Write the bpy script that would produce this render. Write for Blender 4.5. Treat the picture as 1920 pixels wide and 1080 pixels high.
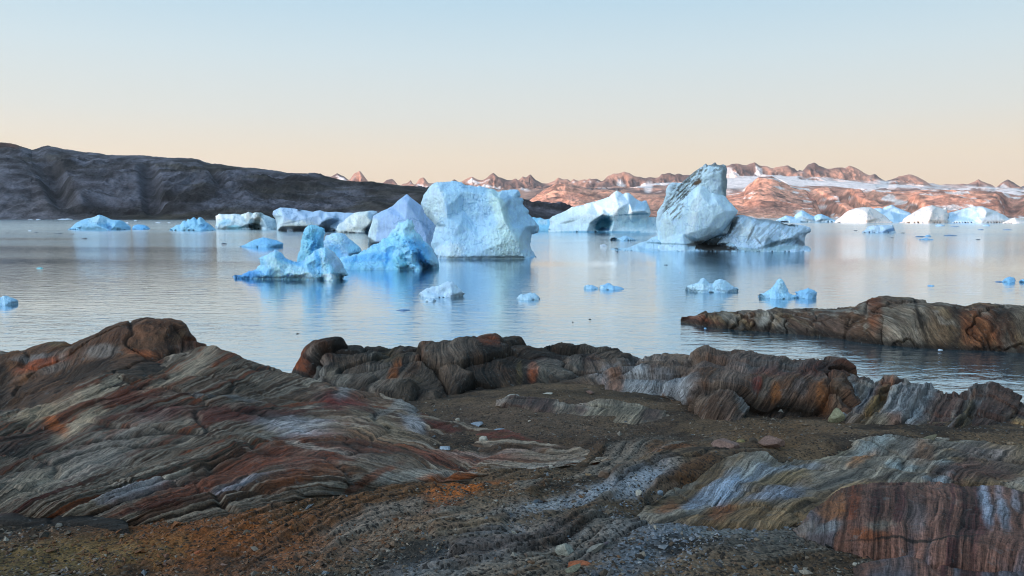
import bpy, math, random
import numpy as np
from mathutils import Vector
from mathutils.geometry import delaunay_2d_cdt

for o in list(bpy.data.objects): bpy.data.objects.remove(o)
sc = bpy.context.scene
COL = sc.collection

# ---------------------------------------------------------------- camera
H = 7.0                      # eye height above the fjord water (m)
F = 1495.0                   # focal length in photo pixels (1920 wide)
HOR = 406.0
PITCH = math.atan((540 - HOR) / F)
cam = bpy.data.cameras.new('camera'); camo = bpy.data.objects.new('camera', cam); COL.objects.link(camo)
cam.sensor_width = 36.0; cam.lens = 36.0 * F / 1920.0
cam.clip_start = 0.1; cam.clip_end = 60000
camo.location = (0, 0, H); camo.rotation_euler = (math.pi / 2 - PITCH, 0, 0)
sc.camera = camo

# ---------------------------------------------------------------- sky, sun, exposure
SUN_AZ = math.radians(65)    # light travels to the right and away from the camera
SUN_EL = math.radians(3.2)
w = bpy.data.worlds.new('World'); sc.world = w; w.use_nodes = True
nt = w.node_tree; nt.nodes.clear()
wo = nt.nodes.new('ShaderNodeOutputWorld'); bg = nt.nodes.new('ShaderNodeBackground')
sky = nt.nodes.new('ShaderNodeTexSky'); sky.sky_type = 'NISHITA'; sky.sun_disc = False
sky.sun_elevation = SUN_EL; sky.sun_rotation = math.pi - SUN_AZ
sky.air_density = 1.0; sky.dust_density = 1.0; sky.ozone_density = 1.5
bg.inputs['Strength'].default_value = 0.15
# dusk sky: the Nishita sky tinted over with the measured cream-to-blue gradient by elevation
_tc = nt.nodes.new('ShaderNodeTexCoord'); _sx = nt.nodes.new('ShaderNodeSeparateXYZ'); nt.links.new(_tc.outputs['Generated'], _sx.inputs[0])
_rp = nt.nodes.new('ShaderNodeValToRGB'); nt.links.new(_sx.outputs['Z'], _rp.inputs[0])
_st = [(0.0, (255, 223, 194)), (0.03, (255, 231, 203)), (0.07, (252, 235, 211)), (0.12, (235, 236, 230)), (0.19, (218, 235, 242)), (0.27, (191, 225, 245)), (0.42, (146, 200, 228)), (1.0, (82, 146, 202))]
while len(_rp.color_ramp.elements) < len(_st): _rp.color_ramp.elements.new(0.5)
for _e, (_p, _c) in zip(_rp.color_ramp.elements, _st):
    _e.position = _p; _l = [((x / 255 + 0.055) / 1.055) ** 2.4 / 0.15 for x in _c]; _e.color = (_l[0], _l[1], _l[2], 1)
_mx = nt.nodes.new('ShaderNodeMix'); _mx.data_type = 'RGBA'; _mx.inputs[0].default_value = 0.9
nt.links.new(sky.outputs[0], _mx.inputs[6]); nt.links.new(_rp.outputs[0], _mx.inputs[7])
# sunset glow round the sun's own quarter of the sky
_dp = nt.nodes.new('ShaderNodeVectorMath'); _dp.operation = 'DOT_PRODUCT'; nt.links.new(_tc.outputs['Generated'], _dp.inputs[0])
_dp.inputs[1].default_value = (-math.sin(SUN_AZ) * math.cos(0.2), -math.cos(SUN_AZ) * math.cos(0.2), math.sin(0.2))
_mr = nt.nodes.new('ShaderNodeMapRange'); _mr.inputs['From Min'].default_value = 0.2; _mr.inputs['From Max'].default_value = 1.0; _mr.inputs['To Max'].default_value = 1.0
nt.links.new(_dp.outputs['Value'], _mr.inputs['Value'])
_pw = nt.nodes.new('ShaderNodeMath'); _pw.operation = 'POWER'; _pw.inputs[1].default_value = 1.3; nt.links.new(_mr.outputs[0], _pw.inputs[0])
_gl = nt.nodes.new('ShaderNodeMix'); _gl.data_type = 'RGBA'; _gl.blend_type = 'ADD'; _gl.clamp_factor = True
nt.links.new(_pw.outputs[0], _gl.inputs[0]); nt.links.new(_mx.outputs[2], _gl.inputs[6]); _gl.inputs[7].default_value = (17.0, 17.5, 18.0, 1)
nt.links.new(_gl.outputs[2], bg.inputs[0]); nt.links.new(bg.outputs[0], wo.inputs[0])
sun = bpy.data.lights.new('sun', 'SUN'); suno = bpy.data.objects.new('sun', sun); COL.objects.link(suno)
sun.energy = 5.0; sun.angle = math.radians(0.5); sun.color = (1.0, 0.66, 0.50)
sdir = Vector((math.sin(SUN_AZ) * math.cos(SUN_EL), math.cos(SUN_AZ) * math.cos(SUN_EL), -math.sin(SUN_EL)))
suno.rotation_euler = sdir.to_track_quat('-Z', 'Y').to_euler(); suno.location = (0, 0, 300)
sc.view_settings.view_transform = 'Standard'; sc.view_settings.look = 'None'
sc.view_settings.exposure = 0.0; sc.view_settings.gamma = 1.0
sc.cycles.max_bounces = 6; sc.cycles.diffuse_bounces = 3; sc.cycles.glossy_bounces = 3
sc.cycles.filter_width = 1.05; sc.cycles.use_denoising = True; sc.cycles.denoising_prefilter = 'ACCURATE'; sc.cycles.denoising_input_passes = 'RGB_ALBEDO_NORMAL'
sc.cycles.caustics_reflective = False; sc.cycles.caustics_refractive = False

# ---------------------------------------------------------------- numpy helpers
cp, sp = math.cos(PITCH), math.sin(PITCH)
def rays(u, v):
    a = (np.asarray(u, float) - 960) / F; b = (540 - np.asarray(v, float)) / F
    return a, cp + b * sp, -sp + b * cp
def at(u, v, Y):
    """world point seen at photo pixel (u,v) at forward distance Y"""
    dx, dy, dz = rays(u, v); t = np.asarray(Y, float) / dy
    return np.stack([dx * t, dy * t, H + dz * t], -1)
def atz(u, z, Y):
    """world point in pixel column u at forward distance Y and height z"""
    Y = np.asarray(Y, float); z = np.asarray(z, float)
    # column shift from pitch is tiny; solve exactly
    k = (z - H) / Y; b = (k * cp + sp) / (cp - k * sp)
    t = Y / (cp + b * sp)
    return np.stack([(np.asarray(u, float) - 960) / F * t, Y + 0 * t, z + 0 * t], -1)
def ywater(v, z=0.0):
    dx, dy, dz = rays(0, v); return (z - H) * dy / dz
def project(P):
    x, y, z = P[..., 0], P[..., 1], P[..., 2] - H
    f = y * cp - z * sp; up = y * sp + z * cp
    f = np.maximum(f, 0.05)
    return 960 + F * x / f, 540 - F * up / f

def _hash(ix, iy, iz, seed):
    h = (ix.astype(np.int64) * 374761393 + iy.astype(np.int64) * 668265263 + iz.astype(np.int64) * 2147483647 + seed * 974634777) & 0xffffffff
    h = ((h ^ (h >> 13)) * 1274126177) & 0xffffffff
    h = (h ^ (h >> 16)) & 0xffffffff
    h = (h * 2246822519) & 0xffffffff
    h = h ^ (h >> 15)
    return (h & 0xffffff) / float(0xffffff) * 2 - 1
def noise(P, seed=0):
    P = np.asarray(P, float); i = np.floor(P).astype(np.int64); f = P - i
    w_ = f * f * f * (f * (f * 6 - 15) + 10)
    r = 0
    for dx in (0, 1):
        wx = w_[..., 0] if dx else 1 - w_[..., 0]
        for dy in (0, 1):
            wy = w_[..., 1] if dy else 1 - w_[..., 1]
            for dz in (0, 1):
                wz = w_[..., 2] if dz else 1 - w_[..., 2]
                r = r + wx * wy * wz * _hash(i[..., 0] + dx, i[..., 1] + dy, i[..., 2] + dz, seed)
    return r
def fbm(P, octs=4, seed=0, gain=0.5, lac=2.03):
    r = 0; a = 1; s = 0; P = np.asarray(P, float)
    for k in range(octs):
        r = r + a * noise(P, seed + k * 17); s += a; a *= gain; P = P * lac + 3.7
    return r / s
def ridged(P, octs=4, seed=0, gain=0.5, lac=2.03):
    r = 0; a = 1; s = 0; P = np.asarray(P, float)
    for k in range(octs):
        r = r + a * (1 - 2 * np.abs(noise(P, seed + k * 17))); s += a; a *= gain; P = P * lac + 3.7
    return r / s
def noise1(x, seed=0):
    x = np.asarray(x, float); z = np.zeros_like(x)
    return noise(np.stack([x, z + 0.5, z + 0.5], -1), seed)
def layers(t, seed, sharp=0.78):
    i = np.floor(t).astype(np.int64); f = t - i; z = np.zeros_like(i)
    a = _hash(i, z, z, seed); b = _hash(i + 1, z, z, seed); k = sstep(sharp, 1.0, f)
    return a + (b - a) * k, np.exp(-((f - 0.93) / 0.05) ** 2)
def blurgrid(P, r):
    for ax in (0, 1):
        n = P.shape[ax]; rr = min(r, n // 3)
        if rr < 1: continue
        pad = [(0, 0)] * P.ndim; pad[ax] = (rr + 1, rr); Q = np.cumsum(np.pad(P, pad, mode='edge'), axis=ax)
        a = np.take(Q, range(2 * rr + 1, 2 * rr + 1 + n), axis=ax); b = np.take(Q, range(0, n), axis=ax); P = (a - b) / (2 * rr + 1)
    return P
def sstep(a, b, x):
    t = np.clip((x - a) / (b - a), 0, 1); return t * t * (3 - 2 * t)
def cells(P, seed=0):
    """3D voronoi: F1, F2 and id of nearest cell"""
    P = np.asarray(P, float); i = np.floor(P).astype(np.int64); f1 = np.full(P.shape[:-1], 9.0); f2 = f1.copy(); idn = np.zeros(P.shape[:-1])
    for dx in (-1, 0, 1):
        for dy in (-1, 0, 1):
            for dz in (-1, 0, 1):
                c = i + np.array([dx, dy, dz])
                px = c[..., 0] + 0.5 + 0.45 * _hash(c[..., 0], c[..., 1], c[..., 2], seed)
                py = c[..., 1] + 0.5 + 0.45 * _hash(c[..., 0], c[..., 1], c[..., 2], seed + 1)
                pz = c[..., 2] + 0.5 + 0.45 * _hash(c[..., 0], c[..., 1], c[..., 2], seed + 2)
                d = np.sqrt((P[..., 0] - px) ** 2 + (P[..., 1] - py) ** 2 + (P[..., 2] - pz) ** 2)
                hid = _hash(c[..., 0], c[..., 1], c[..., 2], seed + 3)
                nearer = d < f1
                f2 = np.where(nearer, f1, np.minimum(f2, d)); idn = np.where(nearer, hid, idn); f1 = np.where(nearer, d, f1)
    return f1, f2, idn

def lin(c):
    c = np.asarray(c, float) / 255.0
    return np.where(c <= 0.04045, c / 12.92, ((c + 0.055) / 1.055) ** 2.4)
def mix(a, b, t):
    t = np.asarray(t)[..., None]; return a * (1 - t) + b * t

def pchip(xs, ys, x):
    """monotone cubic through (xs, ys); ys may be (n, d)"""
    xs = np.asarray(xs, float); ys = np.asarray(ys, float)
    one = ys.ndim == 1
    if one: ys = ys[:, None]
    x = np.clip(np.asarray(x, float), xs[0], xs[-1])
    h = np.diff(xs)[:, None]; d = np.diff(ys, axis=0) / h
    m = np.zeros_like(ys); m[0] = d[0]; m[-1] = d[-1]
    if len(xs) > 2:
        w1 = 2 * h[1:] + h[:-1]; w2 = h[1:] + 2 * h[:-1]
        same = d[1:] * d[:-1] > 0
        with np.errstate(divide='ignore', invalid='ignore'):
            mm = (w1 + w2) / (w1 / d[:-1] + w2 / d[1:])
        m[1:-1] = np.where(same, mm, 0)
    k = np.clip(np.searchsorted(xs, x, side='right') - 1, 0, len(xs) - 2)
    t = ((x - xs[k]) / (xs[k + 1] - xs[k]))[:, None]; hh = h[k]
    r = ys[k] * (2 * t ** 3 - 3 * t ** 2 + 1) + hh * m[k] * (t ** 3 - 2 * t ** 2 + t) + ys[k + 1] * (-2 * t ** 3 + 3 * t ** 2) + hh * m[k + 1] * (t ** 3 - t ** 2)
    return r[:, 0] if one else r

# ---------------------------------------------------------------- mesh helpers
def tag(o, label=None, cat=None, group=None, kind=None):
    if label: o['label'] = label
    if cat: o['category'] = cat
    if group: o['group'] = group
    if kind: o['kind'] = kind
    return o
def mesh_obj(name, V, faces, mat=None, parent=None, smooth=True, col=None, st=None, origin=None):
    """V (n,3), faces (m,3|4) arrays"""
    V = np.asarray(V, float)
    if origin is None: origin = np.array([V[:, 0].mean(), V[:, 1].mean(), V[:, 2].min()])
    origin = np.asarray(origin, float)
    if parent is not None: origin = np.asarray(parent['_o'], float) if '_o' in parent else origin
    me = bpy.data.meshes.new(name); faces = np.asarray(faces, np.int32); k = faces.shape[1]
    me.vertices.add(len(V)); me.vertices.foreach_set('co', (V - origin).astype(np.float32).ravel())
    me.loops.add(faces.size); me.loops.foreach_set('vertex_index', faces.ravel())
    me.polygons.add(len(faces)); me.polygons.foreach_set('loop_start', np.arange(0, faces.size, k, dtype=np.int32))
    me.polygons.foreach_set('loop_total', np.full(len(faces), k, np.int32))
    me.polygons.foreach_set('use_smooth', np.full(len(faces), smooth, bool))
    if col is not None:
        a = me.attributes.new('Col', 'FLOAT_COLOR', 'POINT')
        c4 = np.ones((len(V), 4), np.float32); c4[:, :3] = np.clip(col, 0.002, 0.95); a.data.foreach_set('color', c4.ravel())
    if st is not None:
        a = me.attributes.new('st', 'FLOAT_VECTOR', 'POINT'); a.data.foreach_set('vector', np.asarray(st, np.float32).ravel())
    me.update(calc_edges=True); me.validate()
    if mat: me.materials.append(mat)
    o = bpy.data.objects.new(name, me); COL.objects.link(o)
    if parent is not None: o.parent = parent
    else: o.location = origin
    return o
def grid_faces(n, m):
    i = np.arange(n - 1)[:, None] * m + np.arange(m - 1)[None, :]
    return np.stack([i, i + m, i + m + 1, i + 1], -1).reshape(-1, 4)
def grid_normals(P):
    a = np.gradient(P, axis=0); b = np.gradient(P, axis=1); n = np.cross(a, b)
    l = np.linalg.norm(n, axis=-1, keepdims=True); return n / np.maximum(l, 1e-9)

def curve(pts, Y, z=False):
    """pts [(u, v or z)], Y a number or [(u, Y)]"""
    return (np.asarray(pts, float), Y, z)
def eval_curve(c, s, smooth=False):
    pts, Y, z = c; u = pts[0, 0] + s * (pts[-1, 0] - pts[0, 0])
    order = np.argsort(pts[:, 0]); xs = pts[order, 0]; ys = pts[order, 1]
    v = pchip(xs, ys, u) if smooth else np.interp(u, xs, ys)
    if np.isscalar(Y): YY = np.full_like(u, Y)
    else:
        q = np.asarray(Y, float); YY = pchip(q[:, 0], q[:, 1], u) if len(q) > 2 else np.interp(u, q[:, 0], q[:, 1])
    return atz(u, v, YY) if z else at(u, v, YY)
def loft(curves, ns, nk, smooth=False, ks=None):
    """sheet through the curves; ns columns, nk rows"""
    s = np.linspace(0, 1, ns); C = np.stack([eval_curve(c, s, smooth) for c in curves], 0)   # K,ns,3
    K = len(curves)
    if ks is None:
        med = np.median(np.linalg.norm(np.diff(C, axis=0), axis=-1), axis=1)
        # weight rows by how much picture they cover
        uv = project(C); dv = np.median(np.hypot(np.diff(uv[0], axis=0), np.diff(uv[1], axis=0)), axis=1)
        wgt = np.minimum(dv, 400) + 12; top = int(np.argmin(np.median(uv[1], axis=1))); wgt[top:] = np.minimum(wgt[top:], 22); xs = np.concatenate([[0], np.cumsum(wgt)])
    else: xs = np.asarray(ks, float)
    x = np.linspace(xs[0], xs[-1], nk)
    P = pchip(xs, C.reshape(K, -1), x).reshape(nk, ns, 3)
    return P.transpose(1, 0, 2)     # ns,nk,3

# ---------------------------------------------------------------- node helper
def new_mat(name):
    m = bpy.data.materials.new(name); m.use_nodes = True; t = m.node_tree; t.nodes.clear()
    out = t.nodes.new('ShaderNodeOutputMaterial'); b = t.nodes.new('ShaderNodeBsdfPrincipled')
    t.links.new(b.outputs[0], out.inputs[0]); return m, t, b
class N:
    def __init__(s, t): s.t = t
    def link(s, a, b): s.t.links.new(a, b)
    def add(s, typ, ins=None, **kw):
        n = s.t.nodes.new(typ)
        for k, v in kw.items(): setattr(n, k, v)
        for k, v in (ins or {}).items():
            if hasattr(v, 'is_output') or isinstance(v, bpy.types.NodeSocket): s.link(v, n.inputs[k])
            else: n.inputs[k].default_value = v
        return n
    def math(s, op, a, b=0.0, clamp=False):
        n = s.t.nodes.new('ShaderNodeMath'); n.operation = op; n.use_clamp = clamp
        for i, v in enumerate((a, b)):
            if isinstance(v, bpy.types.NodeSocket): s.link(v, n.inputs[i])
            else: n.inputs[i].default_value = v
        return n.outputs[0]
    def attr(s, name, out='Color'):
        n = s.t.nodes.new('ShaderNodeAttribute'); n.attribute_name = name; return n.outputs[out]
    def coord(s, out='Object'): return s.t.nodes.new('ShaderNodeTexCoord').outputs[out]
    def mapping(s, vec, scale=(1, 1, 1), rot=(0, 0, 0)):
        n = s.add('ShaderNodeMapping', {'Vector': vec}); n.inputs['Scale'].default_value = scale; n.inputs['Rotation'].default_value = rot; return n.outputs[0]
    def noise(s, vec, scale, detail=4, rough=0.55, dist=0.0):
        return s.add('ShaderNodeTexNoise', {'Vector': vec, 'Scale': scale, 'Detail': detail, 'Roughness': rough, 'Distortion': dist}).outputs['Fac']
    def ramp(s, fac, stops, interp='LINEAR'):
        n = s.add('ShaderNodeValToRGB', {'Fac': fac}); r = n.color_ramp; r.interpolation = interp
        while len(r.elements) < len(stops): r.elements.new(0.5)
        for e, (p, c) in zip(r.elements, stops):
            e.position = p; e.color = tuple(c) + (1,) if len(c) == 3 else c
        return n.outputs[0]
    def remap(s, fac, a, b, c, d):
        n = s.add('ShaderNodeMapRange', {'Value': fac, 'From Min': a, 'From Max': b, 'To Min': c, 'To Max': d}); return n.outputs[0]
    def mixc(s, fac, a, b, mode='MIX'):
        n = s.t.nodes.new('ShaderNodeMix'); n.data_type = 'RGBA'; n.blend_type = mode
        for sock, v in ((n.inputs[0], fac), (n.inputs[6], a), (n.inputs[7], b)):
            if isinstance(v, bpy.types.NodeSocket): s.link(v, sock)
            elif isinstance(v, (int, float)): sock.default_value = v if sock.type == 'VALUE' else (v, v, v, 1)
            else: sock.default_value = tuple(v) + (1,) if len(v) == 3 else v
        return n.outputs[2]
    def bump(s, h, strength=0.5, dist=0.05, normal=None):
        n = s.add('ShaderNodeBump', {'Height': h, 'Distance': dist}); 
        if isinstance(strength, bpy.types.NodeSocket): s.link(strength, n.inputs['Strength'])
        else: n.inputs['Strength'].default_value = strength
        if normal is not None: s.link(normal, n.inputs['Normal'])
        return n.outputs[0]
# ================================================================ water
def build_water():
    m, t, b = new_mat('fjord_water'); n = N(t)
    co = n.coord('Object')
    big = n.noise(n.mapping(co, (0.004, 0.018, 1)), 1.0, 3, 0.5)
    calm = n.remap(big, 0.42, 0.6, 0.35, 1.0)
    cd = n.add('ShaderNodeVectorMath', {0: co}, operation='LENGTH').outputs['Value']
    near = n.remap(cd, 25, 90, 2.6, 1.15); far = n.remap(cd, 120, 350, 1.0, 5.0)
    amp = n.math('MULTIPLY', n.math('MULTIPLY', calm, near), far)
    w1 = n.noise(n.mapping(co, (0.55, 1.0, 1), (0, 0, 0.12)), 0.9, 4, 0.55, 0.3)
    w2 = n.noise(n.mapping(co, (0.6, 1.0, 1), (0, 0, -0.2)), 3.2, 3, 0.6, 0.2)
    h = n.math('ADD', w1, n.math('MULTIPLY', w2, 0.22))
    nb = n.bump(h, n.math('MULTIPLY', amp, 0.22), 0.22); t.links.new(nb, b.inputs['Normal'])
    g = n.add('ShaderNodeBsdfGlossy', {'Color': (0.81, 0.92, 1.0, 1), 'Roughness': n.remap(cd, 150, 500, 0.05, 0.16), 'Normal': nb}); mx = n.add('ShaderNodeMixShader', {0: n.remap(cd, 30, 140, 0.55, 0.82)})
    t.links.new(b.outputs[0], mx.inputs[1]); t.links.new(g.outputs[0], mx.inputs[2])
    t.links.new(mx.outputs[0], [q for q in t.nodes if q.type == 'OUTPUT_MATERIAL'][0].inputs[0])
    b.inputs['Base Color'].default_value = (0.03, 0.075, 0.105, 1)
    b.inputs['Roughness'].default_value = 0.04; b.inputs['IOR'].default_value = 1.8
    xs = np.array([-16000, 16000.]); 
    V = np.array([(-5000, -1700, 0), (9700, -1700, 0), (9700, 12900, 0), (-5000, 12900, 0)], float)
    o = mesh_obj('water', V, [[0, 1, 2, 3]], m, smooth=False, origin=(0, 0, 0)); tag(o, kind='structure')
build_water()

# ================================================================ hills and mountains
def land_mat(name, bump_scale, dist, vary=0.35):
    m, t, b = new_mat(name); n = N(t)
    co = n.coord('Object'); c = n.attr('Col')
    a = n.noise(co, bump_scale, 6, 0.62); d = n.noise(n.mapping(co, (1, 1, 3)), bump_scale * 5, 4, 0.65)
    f = n.math('ADD', n.math('MULTIPLY', a, 0.6), n.math('MULTIPLY', d, 0.4))
    k = n.remap(f, 0.35, 0.65, 1 - vary, 1 + vary)
    cc = n.add('ShaderNodeVectorMath', {0: c, 1: (1, 1, 1)}, operation='MULTIPLY').outputs[0]
    kv = n.add('ShaderNodeCombineXYZ', {0: k, 1: k, 2: k}).outputs[0]
    t.links.new(n.add('ShaderNodeVectorMath', {0: cc, 1: kv}, operation='MULTIPLY').outputs[0], b.inputs['Base Color'])
    b.inputs['Roughness'].default_value = 0.9; b.inputs['Specular IOR Level'].default_value = 0.15
    t.links.new(n.bump(f, 1.0, dist), b.inputs['Normal'])
    return m

def blob(U, V, cu, cv, ru, rv, ang=0.0, soft=0.35, wob=None):
    """soft mask of a tilted ellipse, in the measured surface coordinates"""
    a = math.radians(ang); x = (U - cu) * math.cos(a) + (V - cv) * math.sin(a); y = -(U - cu) * math.sin(a) + (V - cv) * math.cos(a)
    r = np.sqrt((x / ru) ** 2 + (y / rv) ** 2)
    if wob is not None: r = r + wob
    return 1 - sstep(1 - soft, 1 + soft, r)

def build_left_hill():
    YB = ywater(411.6)
    crest = [(-700, 300), (-500, 330), (-300, 300), (-150, 292), (-60, 280), (-20, 271), (8, 271), (30, 276), (60, 289), (90, 280), (150, 287), (200, 292), (260, 292), (330, 299), (370, 301), (400, 309), (430, 313), (480, 317), (520, 323), (560, 329), (600, 335), (650, 343), (700, 347), (750, 352), (800, 358), (850, 364), (920, 374), (985, 382), (1010, 383), (1060, 388), (1085, 394), (1110, 403), (1130, 411)]
    u0, u1 = -700, 1130
    fr = lambda k: [(u, 411.6 + (v - 411.6) * k) for u, v in crest]
    C = [curve([(u0, -15), (u1, -15)], YB - 60, True), curve([(u0, 411.6), (u1, 411.6)], [(u0, YB), (600, YB), (u1, YB + 150)]),
         curve(fr(0.22), [(u0, YB + 110), (600, YB + 110), (u1, YB + 170)]), curve(fr(0.5), [(u0, YB + 300), (600, YB + 290), (u1, YB + 200)]),
         curve(fr(0.8), [(u0, YB + 620), (600, YB + 560), (u1, YB + 240)]), curve(crest, [(u0, YB + 1000), (600, YB + 900), (u1, YB + 300)]),
         curve([(u0, -15), (u1, -15)], YB + 1700, True)]
    P = loft(C, 1150, 230); U, V = project(P); Nn = grid_normals(P); Nn *= np.sign(Nn[..., 2:3] + 1e-9)
    z = P[..., 2]; q = P * 0.001
    wl = P.copy(); wl[..., 0] += 150 * fbm(P * 0.002, 3, 5); wl[..., 1] += 150 * fbm(P * 0.002, 3, 6)
    d = 26 * ridged(wl * np.array([0.004, 0.004, 0.004]), 5, 11, 0.55) + 30 * fbm(wl * 0.0022, 3, 12)
    rav = 0
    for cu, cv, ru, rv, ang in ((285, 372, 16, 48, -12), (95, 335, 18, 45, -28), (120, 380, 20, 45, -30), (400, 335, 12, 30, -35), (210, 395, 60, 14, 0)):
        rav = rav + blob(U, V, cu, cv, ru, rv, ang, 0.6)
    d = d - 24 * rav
    fade = sstep(0, 25, z) * (0.35 + 0.65 * (1 - sstep(0.85, 1.0, (411.6 - V) / np.maximum(411.6 - np.interp(U, [c[0] for c in crest], [c[1] for c in crest]), 3))))
    d = d + 13 * ridged(wl * np.array([0.013, 0.013, 0.02]), 5, 17, 0.62)
    P = P + Nn * (d * fade)[..., None]
    n1 = fbm(P * np.array([0.006, 0.006, 0.02]), 5, 31); n2 = ridged(P * np.array([0.012, 0.012, 0.03]), 4, 41)
    grey = lin((104, 106, 120)) ; dark = lin((52, 50, 52)); olive = lin((70, 66, 54))
    c = mix(np.broadcast_to(grey, P.shape), dark, sstep(-0.15, 0.3, n1 - 0.15 * n2))
    c = mix(c, olive, 0.8 * sstep(0.05, 0.35, fbm(P * np.array([0.004, 0.004, 0.03]), 4, 51)))
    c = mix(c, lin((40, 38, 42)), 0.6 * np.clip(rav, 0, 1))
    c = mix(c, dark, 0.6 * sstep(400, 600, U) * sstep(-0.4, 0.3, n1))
    c = mix(c, lin((120, 118, 128)), 0.6 * blob(U, V, 30, 370, 120, 60, 25, 0.5))
    c = mix(c, lin((105, 70, 60)), blob(U, V, 10, 276, 30, 9, 5))  # last reddish sunlight on the crest, put into the colour
    st = ridged(wl * np.array([0.012, 0.012, 0.05]), 5, 43, 0.62); c = c * np.array([1.0, 0.99, 0.96]) * (0.22 + 0.66 * sstep(-0.2, 0.7, st))[..., None]
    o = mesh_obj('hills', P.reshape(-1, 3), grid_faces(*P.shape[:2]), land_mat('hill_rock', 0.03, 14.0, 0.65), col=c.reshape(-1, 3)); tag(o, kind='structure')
build_left_hill()

PEAKS = [(200, 335), (400, 338), (560, 334), (585, 332), (600, 330), (618, 332), (632, 325), (645, 331), (655, 338), (663, 326), (675, 321), (683, 330), (690, 340), (697, 346), (715, 345), (725, 339), (735, 335), (742, 342), (748, 349), (757, 345), (765, 344), (770, 337), (775, 347), (780, 345), (786, 335), (795, 332), (803, 342), (820, 345), (840, 343), (852, 335), (860, 343), (872, 336), (885, 331), (895, 337), (905, 338), (918, 328), (925, 326), (935, 332), (950, 337), (960, 338), (967, 335), (972, 340), (980, 331), (987, 332), (994, 326), (1002, 334), (1010, 340), (1020, 346), (1025, 346), (1035, 340), (1040, 340), (1046, 334), (1065, 336), (1070, 340), (1075, 335), (1080, 339), (1092, 337), (1117, 336), (1127, 341), (1130, 340), (1140, 330), (1160, 324), (1170, 321), (1180, 324), (1190, 330), (1205, 334), (1220, 334), (1235, 334), (1241, 327), (1250, 326), (1270, 326), (1280, 330), (1320, 325), (1364, 309), (1385, 307), (1395, 309), (1407, 307), (1415, 304), (1425, 311), (1435, 311), (1445, 315), (1470, 312), (1477, 310), (1490, 316), (1495, 321), (1500, 315), (1504, 320), (1515, 309), (1526, 306), (1535, 311), (1550, 317), (1570, 315), (1585, 315), (1592, 310), (1600, 312), (1615, 322), (1630, 329), (1642, 327), (1660, 340), (1675, 336), (1687, 330), (1701, 327), (1715, 330), (1730, 337), (1742, 345), (1765, 347), (1790, 345), (1815, 346), (1834, 337), (1850, 344), (1867, 351), (1877, 344), (1890, 336), (1900, 342), (1912, 350), (1925, 345), (1960, 338), (2000, 349), (2100, 335), (2300, 345)]
_rj = np.arange(200, 2301, 3.0); _pv = np.interp(_rj, [p[0] for p in PEAKS], [p[1] for p in PEAKS])
_rn = noise1(_rj / 11.0, 5) + 0.7 * noise1(_rj / 5.0, 6) + 0.5 * np.abs(noise1(_rj / 14.0, 7))
PEAKS = [(float(a), float(b - 2.6 * c_)) for a, b, c_ in zip(_rj, _pv, _rn)]
FOOT = [(700, 400), (850, 392), (930, 388), (985, 384), (1000, 374), (1020, 358), (1040, 347), (1060, 345), (1085, 349), (1110, 354), (1140, 356), (1180, 361), (1215, 366), (1300, 371), (1364, 368), (1396, 361), (1408, 347), (1424, 334), (1446, 332), (1463, 341), (1478, 349), (1500, 352), (1550, 352), (1600, 357), (1640, 356), (1700, 362), (1740, 358), (1800, 360), (1850, 362), (1920, 366), (2050, 372), (2300, 378)]

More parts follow.
